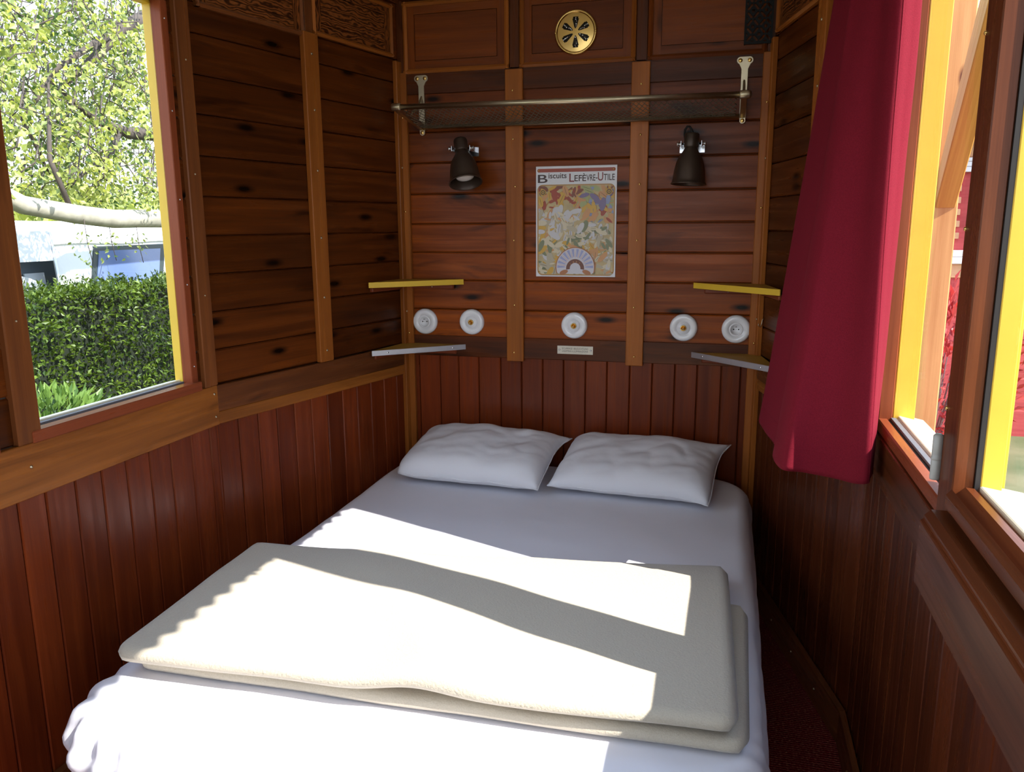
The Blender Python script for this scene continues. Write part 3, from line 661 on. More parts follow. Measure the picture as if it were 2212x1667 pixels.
# ------------------------------------------------------------------ switches and sockets
def disc(M, o, r=.0545):
    m = MB(); m.lathe(M, [(r, 0), (r, .004), (r * .985, .009), (r * .93, .014), (r * .86, .0165), (r * .80, .0172), (r * .50, .0178), (r * .495, .0172), (r * .475, .0172), (r * .47, .0185)], 48, close=False)
    m.lathe(M, [(r * .47, .0185), (r * .46, .0195), (.0004, .0195)], 48, close=False)
    m.build('base_plate', M_PORC, o, recalc=False)
def switch(x, z, label):
    o = tag(empty('light_switch', (x, 0, z)), label, 'switch', 'round porcelain light switches'); M = axis((x, -.001, z), (0, -1, 0)); disc(M, o)
    m = MB(); m.lathe(M, [(.0120, .0190), (.0122, .022), (.0108, .0245), (.0085, .0248), (.0075, .0225), (.0074, .0200), (.0004, .0200)], 28, close=False); cl = m.build('collar', M_BRASS, o)
    m = MB(); m.tube([M @ Vector((0, 0, .019)), M @ Vector((0, .0, .030)), M @ Vector((.0, -.002, .037)), M @ Vector((0, -.0025, .0385))], [.0026, .0034, .0044, .0020], 12); m.build('toggle', M_BRASS, o)
def socket(x, z, label, rot):
    o = tag(empty('power_socket', (x, 0, z)), label, 'socket', 'round porcelain power sockets'); M = axis((x, -.001, z), (0, -1, 0), rot)
    r = .0555; m = MB(); m.lathe(M, [(r, 0), (r, .004), (r * .985, .009), (r * .93, .014), (r * .86, .0165), (r * .80, .0172), (r * .50, .0178), (r * .495, .0170), (r * .475, .0170), (r * .47, .0180), (r * .385, .0180), (r * .37, .0165), (r * .355, .010), (.0004, .010)], 48, close=False); m.build('base_plate', M_PORC, o, recalc=False)
    m = MB()
    for dx in (-.0095, .0095): m.lathe(M @ Matrix.Translation((dx, 0, 0)), [(.0027, .0098), (.0027, .0104), (.0004, .0105)], 14)
    m.build('pin_hole', M_BLACK, o)
    m = MB(); m.lathe(M @ Matrix.Translation((0, .0105, 0)), [(.0025, .0095), (.0025, .020), (.0015, .0225), (.0004, .023)], 12); m.build('earth_pin', M_STEEL, o)
    m = MB(); m.lathe(M, [(.0026, .0098), (.0024, .0108), (.0004, .0109)], 12); m.build('centre_screw', M_PORC, o)
switch(-.437, 1.058, 'white porcelain toggle switch on the left, beside the left socket'); switch(.007, 1.054, 'white porcelain toggle switch in the middle, above the small nameplate'); switch(.449, 1.057, 'white porcelain toggle switch on the right, beside the right socket')
socket(-.649, 1.055, 'white porcelain power socket between the two left corner shelves', 0); socket(.651, 1.056, 'white porcelain power socket between the two right corner shelves', 0)

# ------------------------------------------------------------------ nameplate
npl = tag(empty('nameplate', (.012, 0, .951)), 'small pale metal plate with two lines of lettering under the middle switch', 'nameplate')
m = MB(); m.box(FB, -.063, .087, .0088, .0105, .9345, .9690); m.build('plate', M_NAME, npl, .0006)
for t, z, wd in (('ECLAIRAGE  BELEUCHTUNG', .9545, .108), ('LIGHTING-ILLUMINAZIONE', .9435, .108)):
    text_mb(FB, t, -.042, z, .0105, .0108, width=wd, bold=.0).build('lettering', M_INK, npl, recalc=False)
for s_ in (-.054, .078): screw(FB, s_, .0105, .952, npl, M_STEEL, .004)

# ------------------------------------------------------------------ enamel advertising plate
pst = tag(empty('enamel_sign', (.009, 0, 1.47)), 'white bordered enamel advertising plate with ornate lettering hung between the two battens', 'sign')
PX0, PX1, PZ0, PZ1 = -.156, .172, 1.2535, 1.692
m = MB(); m.box(FB, PX0, PX1, .0005, .004, PZ0, PZ1); m.build('plate', simple('white_enamel', (.72, .72, .76), .3), pst, .001)
def rrect(x0, x1, z0, z1, r, n=6):
    o = []
    for cx_, cz, a0 in ((x1 - r, z1 - r, 0), (x0 + r, z1 - r, 90), (x0 + r, z0 + r, 180), (x1 - r, z0 + r, 270)):
        for i in range(n + 1): a = R(a0 + 90 * i / n); o.append((cx_ + r * math.cos(a), cz + r * math.sin(a)))
    return o
def flat(name, col, outs, o, parent=pst, rough=.35, var=0):
    m = MB()
    for ou in outs: m.solid(FB, ou, .002, o)
    return m.build(name, simple(name + '_enamel', col, rough, nscale=22 if var else 0, namp=var), parent)
flat('top_band', (.33, .05, .02), [rrect(PX0 + .006, PX1 - .006, PZ1 - .0235, PZ1 - .0095, .006)], .0043)
flat('border', (.45, .24, .07), [rrect(PX0 + .006, PX1 - .006, PZ0 + .005, PZ0 + .367, .022)], .0042)
flat('picture_ground', (.52, .40, .20), [rrect(PX0 + .0105, PX1 - .0105, PZ0 + .0095, PZ0 + .3625, .018)], .0045, var=.4)
# a plain generic ornament in the plate's colours: arch, corner scrolls, flowers, leaves and a rayed half disc
CX = .009
def ell(cx_, cz, rx, rz, rot=0, n=24, a0=0, a1=360):
    o = []; c_, s_ = math.cos(R(rot)), math.sin(R(rot))
    for i in range(n + (0 if a1 - a0 == 360 else 1)):
        a = R(a0 + (a1 - a0) * i / n); x, z = rx * math.cos(a), rz * math.sin(a); o.append((cx_ + x * c_ - z * s_, cz + x * s_ + z * c_))
    return o
def ring(cx_, cz, r0_, r1_, a0, a1, n=24): 
    a = ell(cx_, cz, r1_, r1_, 0, n, a0, a1); b_ = ell(cx_, cz, r0_, r0_, 0, n, a0, a1); return a + b_[::-1]
def flatset(name, items, o_, mat=None):
    """many enamel patches, each a hair higher than the last, colour picked by its tone"""
    m = MB()
    for i, (ou, tone) in enumerate(items):
        p = [FB(a, o_ + i * .000008, b_) for a, b_ in ou]; m.poly(p, tone)
    return m.build(name, mat, pst, recalc=False)
def palette(name, cols):
    m_, n, b, out = newmat(name); at = n.nodes.new('ShaderNodeAttribute'); at.attribute_name = 'tone'; rp = n.nodes.new('ShaderNodeValToRGB'); rp.color_ramp.interpolation = 'CONSTANT'
    e = rp.color_ramp.elements
    for i, c in enumerate(cols):
        el = e[i] if i < 2 else e.new(i / len(cols)); el.position = i / len(cols); el.color = (*c, 1)
    n.links.new(at.outputs['Fac'], rp.inputs[0]); n.links.new(rp.outputs[0], b.inputs['Base Color']); b.inputs['Roughness'].default_value = .35; return m_
PAL = [(.60, .58, .60), (.66, .58, .42), (.62, .36, .05), (.60, .30, .12), (.36, .05, .02), (.22, .06, .03), (.20, .15, .28), (.26, .30, .48), (.38, .40, .17), (.20, .22, .12), (.10, .06, .03), (.48, .42, .30)]
M_PAL = palette('picture_enamel', PAL); NP = len(PAL)
rg = random.Random(11); items = []
def pet(x, z, l_, w_, a, c): items.append(([(min(PX1 - .0115, max(PX0 + .0115, p[0])), min(PZ0 + .361, max(PZ0 + .0105, p[1]))) for p in ell(x, z, l_, w_, a, 12)], (c + .5) / NP))
# generic leaf and petal ornament: warm flowers above left, blue and olive right, cream in the middle, gold and grey below
for k in range(420):
    u, v = rg.random(), rg.random(); x = PX0 + .014 + u * (PX1 - PX0 - .028); z = PZ0 + .012 + v * .345
    if v > .74: c = rg.choice([4, 4, 3, 5, 2] if u < .55 else [6, 7, 8, 3, 2])
    elif v > .58: c = rg.choice([0, 0, 1, 3, 11] if u < .6 else [3, 7, 8, 4, 1])
    elif v > .36: c = rg.choice([2, 2, 1, 3, 0] if u < .3 else [1, 11, 11, 0, 1, 9])
    elif v > .22: c = rg.choice([2, 1, 11, 3, 9])
    else: c = rg.choice([11, 11, 1, 0, 2, 9]) if u < .75 else rg.choice([3, 0, 11, 1])
    a = 180 * rg.random(); s_ = rg.uniform(.010, .027) ; pet(x, z, s_, s_ * rg.uniform(.25, .5), a, c)
    if rg.random() < .22: pet(x, z, s_ * .8, .0008, a, 10)
flat('gold_corner', (.42, .22, .05), [ring(CX, 1.452, .1465, .1525, 22, 158, 40)] , .0046)
for sx_ in (-1, 1):
    xc = PX0 if sx_ < 0 else PX1
    for k in range(9): pet(xc - sx_ * (.018 + .009 * (k % 3)), 1.606 - .011 * (k // 3) - .004 * (k % 2), .007, .0028, 40 * sx_ + 25 * k, 2 if k % 2 else 5)
    for r_, c in ((.013, 2), (.010, 10), (.006, 2), (.003, 10)): pet(xc - sx_ * .030, 1.590, r_, r_, 0, c)
flatset('picture', items, .0047, M_PAL)
FZ = 1.262
flat('half_disc', (.62, .60, .66), [[(CX - .066, FZ + .004)] + ell(CX, FZ + .030, .078, .078, 0, 30, 196, -16)[::1] + [(CX + .066, FZ + .004)]], .0105)
flat('half_disc_rim', (.42, .16, .06), [ring(CX, FZ + .030, .0775, .0810, -18, 198, 40)] + [ell(CX - .047, FZ + .010, .018, .009, 20), ell(CX + .047, FZ + .010, .018, .009, -20)], .0108)
flat('ray', (.34, .36, .60), [[(CX + .042 * math.cos(R(a - 2.6)), FZ + .030 + .042 * math.sin(R(a - 2.6))), (CX + .074 * math.cos(R(a - 4.2)), FZ + .030 + .074 * math.sin(R(a - 4.2))), (CX + .074 * math.cos(R(a + 4.2)), FZ + .030 + .074 * math.sin(R(a + 4.2))), (CX + .042 * math.cos(R(a + 2.6)), FZ + .030 + .042 * math.sin(R(a + 2.6)))] for a in range(2, 180, 16)], .0110)
flat('ray_line', (.50, .08, .05), [[(CX + .040 * math.cos(R(a - .7)), FZ + .030 + .040 * math.sin(R(a - .7))), (CX + .075 * math.cos(R(a)), FZ + .030 + .075 * math.sin(R(a))), (CX + .040 * math.cos(R(a + .7)), FZ + .030 + .040 * math.sin(R(a + .7)))] for a in range(10, 178, 16)], .0112)
flat('half_disc_band', (.17, .05, .025), [ring(CX, FZ + .026, .022, .037, -8, 188, 30)], .0114)
for i, ch in enumerate('1897'):
    a = 132 - i * 28; r_ = .0255; Fd = Frame((CX + r_ * math.cos(R(a)), 0), (1, 0), (0, -1))
    t_ = text_mb(Fd, ch, -.0035, FZ + .026 + r_ * math.sin(R(a)) - .003, .011, .0118)
    pc = Vector((CX + r_ * math.cos(R(a)), 0, FZ + .026 + r_ * math.sin(R(a)))); t_.v = [pc + Matrix.Rotation(R(90 - a) , 4, 'Y').to_3x3() @ (v - pc) for v in t_.v]
    t_.build('numeral', simple('gold_numeral', (.55, .27, .10), .4), pst, recalc=False)
M_RED = simple('dark_red_lettering', (.20, .016, .02), .4); M_BRN = simple('brown_lettering', (.055, .022, .02), .4)
for t, s_, z, sz, wd, mt in (('B', PX0 + .008, PZ1 - .064, .046, .040, M_BRN), ('iscuits', PX0 + .052, PZ1 - .047, .030, .074, M_BRN), ('L', PX0 + .137, PZ1 - .062, .046, .020, M_RED), ('EF', PX0 + .158, PZ1 - .060, .034, .030, M_BRN), ('È', PX0 + .190, PZ1 - .060, .034, .015, M_BRN), ('VRE', PX0 + .206, PZ1 - .059, .034, .036, M_BRN), ('-', PX0 + .2435, PZ1 - .057, .034, .007, M_BRN), ('U', PX0 + .252, PZ1 - .059, .046, .021, M_RED), ('TILE', PX0 + .275, PZ1 - .058, .034, .044, M_BRN)):
    text_mb(FB, t, s_, z, sz, .0046, width=wd, bold=.0004).build('lettering', mt, pst, recalc=False)
for s_, z in ((PX0 + .012, PZ1 - .0165), (PX1 - .014, PZ1 - .0165), (PX0 + .014, PZ0 + .018), (PX1 - .014, PZ0 + .018)): screw(FB, s_, .0046, z, pst, M_BRASS, .004)

# ------------------------------------------------------------------ brass ventilator and iron grille
vt = tag(empty('brass_ventilator', (.003, 0, 2.189)), 'round polished brass ventilator with six slots above the luggage rack', 'ventilator')
Mv = axis((.003, -.0085, 2.187), (0, -1, 0)); r = .083
m = MB(); m.lathe(Mv, [(.0804, 0), (r, .0015), (r, .004), (.0805, .0085), (.077, .0105), (.0735, .0095), (.0715, .006), (.0705, .0045)], 64, close=False)
n6 = 96   # dished plate cut by six wedge slots
def dz(q): return .0045 + .004 * (1 - (q / .0705) ** 2)
rs = [.0705, .056, .050, .042, .034, .026, .018, .013, .006, .0004]
b0 = len(m.v)
for q in rs:
    for k in range(n6): a = 2 * math.pi * k / n6; m.v.append(Mv @ Vector((q * math.cos(a), q * math.sin(a), dz(q))))
for i in range(len(rs) - 1):
    for k in range(n6):
        ph = (k + .5) % 16 - 8; wd = {1: 3.0, 2: 4.0, 3: 4.2, 4: 4.2, 5: 4.2, 6: 3.4}.get(i, -1)
        if abs(ph) < wd: continue
        k2 = (k + 1) % n6; m.face([b0 + i * n6 + k, b0 + i * n6 + k2, b0 + (i + 1) * n6 + k2, b0 + (i + 1) * n6 + k], None, .5, True)
m.build('rim', M_BRASS, vt, recalc=False)
M_SLOT = simple('pierced_backing', (.02, .016, .012), .6)
m = MB(); m.lathe(Mv, [(.070, -.001), (.070, .0002), (.0004, .0003)], 48); m.build('backing', M_SLOT, vt)
# crumpled foil-bright fins seen through the lower slots
m = MB()
for k in range(6):
    a = 2 * math.pi * (k + .5) / 6 
    for q in range(7):
        rr_ = .018 + q * .0058; off = random.uniform(-.003, .003); c_ = Mv @ Vector((rr_ * math.cos(a) - off * math.sin(a), rr_ * math.sin(a) + off * math.cos(a), .0025))
        if random.random() < .8: m.lathe(axis(c_, Vector((random.uniform(-.5, .5), -1, random.uniform(-.6, .2)))), [(random.uniform(.0022, .0042), -.0015), (.0022, .0008), (.0003, .0012)], 7, smooth=False)
m.build('fin', M_STEEL, vt)
for sg in (-1, 1): screw(FB, .003 + sg * .0775, .018, 2.187, vt, M_BRASS, .0045)

gr = tag(empty('iron_grille', (.678, 0, 2.24)), 'black pierced iron grille in the top right corner of the end wall', 'grille')
GX0, GX1, GZ0, GZ1 = .628, .727, 2.103, 2.37
def grille_hole(x, z):
    """pierced pattern: slanted slots round nodes, quatrefoils between"""
    if x < .0068 or x > GX1 - GX0 - .0068 or z < .0075 or z > GZ1 - GZ0 - .008: return False
    p, q, zn = .0455, .0535, .033; u, v = x - .0285, z - zn
    i, j = round(u / p), round(v / q); a, b_ = u - i * p, v - j * q
    hx, hz = p / 2, q / 2; ln = math.hypot(hx, hz)
    for sx_ in (-1, 1):
        for sz_ in (-1, 1):
            t = (a * sx_ * hx + b_ * sz_ * hz) / ln; d = abs(-a * sx_ * hz + b_ * sz_ * hx) / ln
            tt = abs(t - ln * .49) - .0084
            if t > 0 and math.hypot(max(tt, 0), d) < .0041: return True
    for ox, oz in ((hx, 0), (-hx, 0), (0, hz), (0, -hz)):
        for sx_ in (-1, 1):
            for sz_ in (-1, 1):
                if math.hypot(a - ox - sx_ * .0026, b_ - oz - sz_ * .0026) < .0027: return True
    return False
m = MB(); rs_g = .0011; nxg, nzg = int((GX1 - GX0) / rs_g), int((GZ1 - GZ0) / rs_g)
for i in range(nxg + 1):
    for j in range(nzg + 1): m.v.append(FB(GX0 + (GX1 - GX0) * i / nxg, 0.020, GZ0 + (GZ1 - GZ0) * j / nzg))
for i in range(nxg):
    for j in range(nzg):
        if not grille_hole((i + .5) / nxg * (GX1 - GX0), (j + .5) / nzg * (GZ1 - GZ0)): a = i * (nzg + 1) + j; m.face([a, a + nzg + 1, a + nzg + 2, a + 1])
lt = m.build('lattice', M_IRON, gr); lt.modifiers.new('thick', 'SOLIDIFY').thickness = .004
m = MB(); m.box(FB, GX0, GX0 + .004, .008, .018, GZ0, GZ1); m.box(FB, GX1 - .004, GX1, .008, .018, GZ0, GZ1); m.build('side_plate', M_IRON, gr)

# ------------------------------------------------------------------ corner shelves
def corner_shelf(label, left, z, edge_mat, top_mat, sx0, sx1, th=.0225, clip=True):
    F = FTL if left else FTR; sg = -1 if left else 1
    o = tag(empty('corner_shelf', (sg * .70, -.05, z - th)), label, 'shelf', 'triangular corner shelves beside the bed head')
    a = Vector((sg * WB, 0, 0)) + Vector((-sg * .005, -.021, 0)); b_ = F(sx0, .021, 0); c_ = Vector((sx1, -.003, 0))
    a2 = Vector((sg * (WB - .021), -.021, 0))
    pts = [b_, c_, Vector((sg * (WB - .045), -.001, 0)), a2, F(.045, .001, 0)]
    def poly(z0, z1, P, mat, name, par=o, bevel=.001):
        m = MB(); n = len(P)
        m.v = [Vector((p.x, p.y, z0)) for p in P] + [Vector((p.x, p.y, z1)) for p in P]
        m.face(list(range(n))); m.face(list(range(n, 2 * n)))
        for i in range(n): m.face([i, (i + 1) % n, n + (i + 1) % n, n + i])
        return m.build(name, mat, par, bevel)
    d = (c_ - b_).normalized(); nrm = Vector((d.y, -d.x, 0)); nrm = nrm if nrm.y < 0 else -nrm
    poly(z - th + .001, z - .001, pts, top_mat, 'board')
    e = [b_ + nrm * .001, c_ + nrm * .001, c_ + nrm * .005, b_ + nrm * .005]
    ed = poly(z - th, z, e, edge_mat, 'front_edge')
    for t in (.16, .85):
        M = axis(b_.lerp(c_, t) + nrm * .005 + Vector((0, 0, z - th * .5)), nrm)
        if edge_mat is M_ALU: 
            m = MB(); m.lathe(M, [(.0042, -.001), (.0042, .0006), (.003, .0016), (.0004, .002)], 12); m.build('screw', M_STEEL, ed)
    # batten screwed to the wall underneath
    m = MB(); x0, x1 = (sx1 - .04, -.705) if left else (.705, sx1 + .04); x0, x1 = min(x0, x1), max(x0, x1)
    m.box(FB, x0, x1, .001, .018, z - th - .020, z - th); m.build('support', M_FRAME, o, .004)
    m = MB(); m.box(F, .045, sx0 - .03, .001, .018, z - th - .020, z - th); m.build('support', M_FRAME, o, .004)
    screw(FB, (x0 + x1) / 2, .018, z - th - .010, o, M_STEEL, .003)
    return o
M_YELD = simple('worn_yellow_paint', (.42, .24, .03), .5, nscale=20, namp=.15)
corner_shelf('yellow edged corner shelf, upper one in the left corner', True, 1.239, M_YEL, M_YELD, .275, -.473)
corner_shelf('aluminium edged corner shelf, lower one in the left corner', True, .961, M_ALU, M_YELD, .272, -.466)
corner_shelf('yellow edged corner shelf, upper one in the right corner', False, 1.236, M_YEL, M_YELD, .300, .484)
corner_shelf('aluminium edged corner shelf, lower one in the right corner, half hidden by the curtain', False, .961, M_ALU, M_YELD, .300, .484)

# small brass hook
hk = MB(); hp = FTR(.055, .0, 1.075)
hk.tube([hp + Vector((0, 0, .030)), hp + FTR.do * .008 + Vector((0, 0, .028)), hp + FTR.do * .010 + Vector((0, 0, .012)), hp + FTR.do * .014 + Vector((0, 0, -.002)), hp + FTR.do * .022 + Vector((0, 0, .004)), hp + FTR.do * .022 + Vector((0, 0, .012))], .0016, 8)
tag(hk.build('hook', M_BRASSD), 'tiny metal hook on the dark side wall just above the lower right shelf', 'hook')

# ------------------------------------------------------------------ curtain
def catmull(P, t):
    n = len(P) - 1; x = t * n; i = min(int(x), n - 1); f = x - i
    p0, p1, p2, p3 = P[max(i - 1, 0)], P[i], P[i + 1], P[min(i + 2, n)]
    return tuple(.5 * (2 * b_ + (-a + c_) * f + (2 * a - 5 * b_ + 4 * c_ - d) * f * f + (-a + 3 * b_ - 3 * c_ + d) * f ** 3) for a, b_, c_, d in zip(p0, p1, p2, p3))
HEM = [(0.971, -1.207), (0.961, -1.26), (0.95, -1.307), (0.92, -1.297), (0.875, -1.26), (0.815, -1.245), (0.764, -1.245), (0.743, -1.125), (0.757, -0.995), (0.74, -0.845), (0.724, -0.71), (0.75, -0.685), (0.805, -0.695)]
TOP = [(0.994, -1.187), (0.972, -1.2), (0.95, -1.223), (0.932, -1.205), (0.916, -1.165), (0.899, -1.145), (0.884, -1.105), (0.868, -1.09), (0.878, -1.03), (0.866, -0.96), (0.852, -0.89), (0.868, -0.87), (0.885, -0.87)]
ZT, ZH = 2.12, .863
def curt(u, v):
    a = catmull(TOP, u); b_ = catmull(HEM, u); k = v ** 1.15
    x = a[0] + (b_[0] - a[0]) * k; y = a[1] + (b_[1] - a[1]) * k
    # the back fold hangs a little higher; soft ripples across the face
    rip = .006 * math.sin(u * 21 + v * 1.5) * (1 - .4 * v) + .004 * fbm(u * 4, v * 2.5, 2.7, 1, 2)
    zh = ZH + .004 * math.sin(u * 15)
    return (x + rip * .8, y - rip * .5, ZT + (zh - ZT) * v)
m = MB(); m.grid(curt, 150, 110); cu = m.build('curtain', M_CURT, None, recalc=False)
so_ = cu.modifiers.new('thick', 'SOLIDIFY'); so_.thickness = .0022; so_.offset = 0
tag(cu, 'wine red curtain hanging gathered beside the right hand window', 'curtain')
m = MB(); m.tube([curt(i / 90, .955) for i in range(91)], .0016, 5); m.build('hem_stitching', M_CURT, cu)
m = MB()
for i in range(60):
    a, b_ = Vector(curt(.158, i / 60)), Vector(curt(.158, (i + 1) / 60))
m.tube([Vector(curt(.158, i / 60)) for i in range(61)], .0024, 6); m.build('side_hem', M_CURT, cu)
rod = MB(); rod.tube([(.90, -.80, 2.135), (.93, -1.1, 2.135), (.955, -1.5, 2.135), (.955, -2.0, 2.135)], .010, 12)
ro = rod.build('curtain_rod', M_BRASSD); tag(ro, 'brass curtain rod above the right hand window carrying the red curtain', 'curtain rod')
for y, x in ((-1.0, .92), (-1.95, .955)):
    m = MB(); m.tube([(x, y, 2.135), (x + .03, y, 2.15), (.995 if y < -1.02 else .975, y, 2.15)], .006, 8); m.build('bracket', M_BRASSD, ro)

# ------------------------------------------------------------------ outside
GZ = -.75
def ground():
    m_, n, b, out = newmat('grass_and_gravel'); N = n.nodes.new
    t = N('ShaderNodeTexCoord'); no = N('ShaderNodeTexNoise'); no.inputs['Scale'].default_value = 1.4; no.inputs['Detail'].default_value = 8; n.links.new(t.outputs['Object'], no.inputs[0])
    rp = N('ShaderNodeValToRGB'); e = rp.color_ramp.elements; e[0].position = .35; e[0].color = (.05, .08, .02, 1); e[1].position = .65; e[1].color = (.16, .15, .07, 1); n.links.new(no.outputs[0], rp.inputs[0]); n.links.new(rp.outputs[0], b.inputs['Base Color']); b.inputs['Roughness'].default_value = .95
    return m_
m = MB(); m.poly([(-40, -30, GZ), (40, -30, GZ), (40, 50, GZ), (-40, 50, GZ)]); g = m.build('ground', ground()); g['kind'] = 'structure'
# wooden deck with stone flags beside the right hand windows
M_TIMB = wood('larch_timber', (.42, .20, .065), (.66, .36, .14), knots=.2, stain=.05, tonevar=.12, rough=.6)
mb2 = MB()
for k in range(24): mb2.box(W, 1.25 + k * .125, 1.37 + k * .125, -4.6, 1.9, -.18, -.14, 'o')
dk = mb2.build('deck', wood('weathered_deck_wood', (.14, .09, .05), (.30, .20, .12), knots=.2, stain=.2, rough=.7)); struct(dk)

def leaf(m, p, d, up_, ln, wd, tone, fold=.25):
    d = d.normalized(); s_ = d.cross(up_)
    s_ = s_.normalized() if s_.length > 1e-4 else d.orthogonal().normalized(); n_ = s_.cross(d)
    b0 = len(m.v); m.v += [p, p + d * ln * .45 + s_ * wd * .5 + n_ * wd * fold, p + d * ln, p + d * ln * .45 - s_ * wd * .5 + n_ * wd * fold, p + d * ln * .5]
    m.face([b0, b0 + 4, b0 + 1], None, tone); m.face([b0 + 1, b0 + 4, b0 + 2], None, tone); m.face([b0, b0 + 3, b0 + 4], None, tone); m.face([b0 + 3, b0 + 2, b0 + 4], None, tone)
def rvec(): return Vector((random.gauss(0, 1), random.gauss(0, 1), random.gauss(0, 1))).normalized()
M_HEDGE = leafmat('hedge_leaf', (.016, .042, .006), (.13, .20, .022), .25); M_TREE = leafmat('tree_leaf', (.05, .10, .03), (.50, .54, .17), .42); M_LAUREL = leafmat('laurel_leaf', (.05, .11, .02), (.20, .32, .07), .25)
M_REDL = leafmat('red_leaf', (.22, .012, .010), (.62, .10, .08), .3, (1.3, .5, .4)); M_BARKD = simple('dark_bark', (.07, .055, .045), .9, nscale=18, namp=.5, bump=.6); M_BARKL = simple('pale_mossy_bark', (.34, .32, .25), .9, nscale=14, namp=.45, bump=.8)
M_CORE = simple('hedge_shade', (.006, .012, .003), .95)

# hedge
hd = tag(empty('hedge', (-4.8, 2.6, GZ)), 'clipped green hedge outside the left window in front of the white tent', 'hedge')
m = MB()
for q in range(15000):
    face = random.random(); y = random.uniform(.3, 5.0)
    bump_ = .10 * fbm(y * 1.4, q % 7 * .0, 1.1)
    if face < .74: z = random.uniform(-.35, .97); x = -4.22 - random.random() ** 2 * .22 + .13 * fbm(y * 1.9, z * 2.4, 5.5, 1, 2); out = Vector((1, -.2, .25))
    else: x = random.uniform(-4.75, -4.22); z = .945 + random.gauss(0, .03) + .05 * fbm(x * 2, y * 2, 9); out = Vector((.2, 0, 1))
    d = (out * .9 + rvec() * .9); leaf(m, Vector((x, y, z)), d, rvec() + Vector((0, 0, 1)), random.uniform(.036, .060), random.uniform(.020, .032), min(1, max(0, random.gauss(.45, .25) + .3 * fbm(y * 3, z * 3, 3))))
m.build('foliage', M_HEDGE, hd, recalc=False)
m = MB()
for q in range(150):
    y = random.uniform(.5, 4.8); x = random.uniform(-4.9, -4.2); p = Vector((x, y, .93)); t_ = p + Vector((random.gauss(0, .03), random.gauss(0, .03), random.uniform(.05, .14)))
    m.tube([p, t_], .002, 4)
    for k in range(7):
        s_ = p.lerp(t_, k / 6); leaf(m, s_, rvec() + Vector((0, 0, .8)), rvec(), .04, .018, random.uniform(.3, .8))
m.build('shoots', M_HEDGE, hd, recalc=False)
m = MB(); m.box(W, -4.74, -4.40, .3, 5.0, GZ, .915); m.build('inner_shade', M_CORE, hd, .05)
# paler laurel in front
lb = tag(empty('laurel_bush', (-3.75, .98, GZ)), 'paler broad leaved bush low in the left window in front of the hedge', 'bush')
m = MB(); cen = Vector((-3.75, .98, -.02))
for q in range(1500):
    d = rvec(); p = cen + Vector((d.x * .38, d.y * .52, d.z * .42)) * random.uniform(.75, 1.0)
    leaf(m, p, d + Vector((0, 0, .4)) + rvec() * .5, rvec() + Vector((0, 0, 1)), random.uniform(.07, .10), random.uniform(.030, .045), random.random())
m.build('foliage', M_LAUREL, lb, recalc=False)
m = MB()
for q in range(9):
    d = rvec(); d.z = abs(d.z) + .6; m.tube([(-3.75, .98, GZ), Vector((-3.75, .98, -.4)) + d * .1, cen + Vector((d.x * .3, d.y * .3, .1))], [.012, .008, .003], 6)
m.build('stem', M_BARKD, lb)

# tree with overhanging branches
tr = tag(empty('tree', (-5.9, 8.3, GZ)), 'sunlit tree overhanging the hedge with a thick pale branch across the left window', 'tree')
m = MB(); m.tube([(-4.3, .2, 2.25), (-4.15, .75, 1.88), (-4.08, 1.3, 1.62), (-4.06, 1.75, 1.56), (-4.05, 2.1, 1.53), (-4.1, 2.5, 1.535), (-4.2, 3.2, 1.54), (-4.7, 4.6, 1.5), (-5.8, 8.0, 1.45)], [.05, .058, .064, .070, .072, .074, .085, .11, .15], 14); m.build('branch', M_BARKL, tr)
m = MB(); m.tube([(-5.9, 8.3, GZ - .1), (-5.85, 8.2, 1.0), (-5.8, 8.0, 2.2), (-5.8, 7.8, 4.5)], [.26, .22, .20, .12], 16); m.build('trunk', M_BARKD, tr)
def limb(pts, rad):
    m = MB(); m.tube(pts, rad, 8); m.build('branch', M_BARKD, tr)
limb([(-5.8, 8.0, 2.3), (-5.2, 5.0, 2.36), (-5.0, 4.1, 2.39), (-5.0, 3.5, 2.35), (-5.0, 3.1, 2.42), (-5.0, 2.6, 2.7)], [.12, .09, .07, .055, .035, .012])
limb([(-5.8, 7.9, 3.0), (-5.2, 4.6, 3.5), (-5.0, 3.9, 3.47), (-4.9, 3.4, 3.25), (-4.9, 3.0, 2.9), (-4.9, 2.6, 2.6)], [.12, .09, .08, .06, .04, .015])
limb([(-4.9, 3.3, 3.2), (-4.8, 2.9, 3.0), (-4.8, 2.5, 2.75), (-4.8, 2.1, 2.3), (-4.8, 2.3, 1.9)], [.04, .03, .025, .02, .01])
limb([(-5.0, 3.4, 2.36), (-5.0, 3.2, 2.1), (-5.0, 2.9, 1.95), (-5.0, 2.6, 1.75)], [.03, .025, .02, .008])
limb([(-4.06, 1.7, 1.6), (-4.1, 1.6, 1.95), (-4.2, 1.75, 2.3), (-4.4, 2.0, 2.7)], [.02, .018, .012, .006])
twigs = MB(); fol = MB()
anchors = []
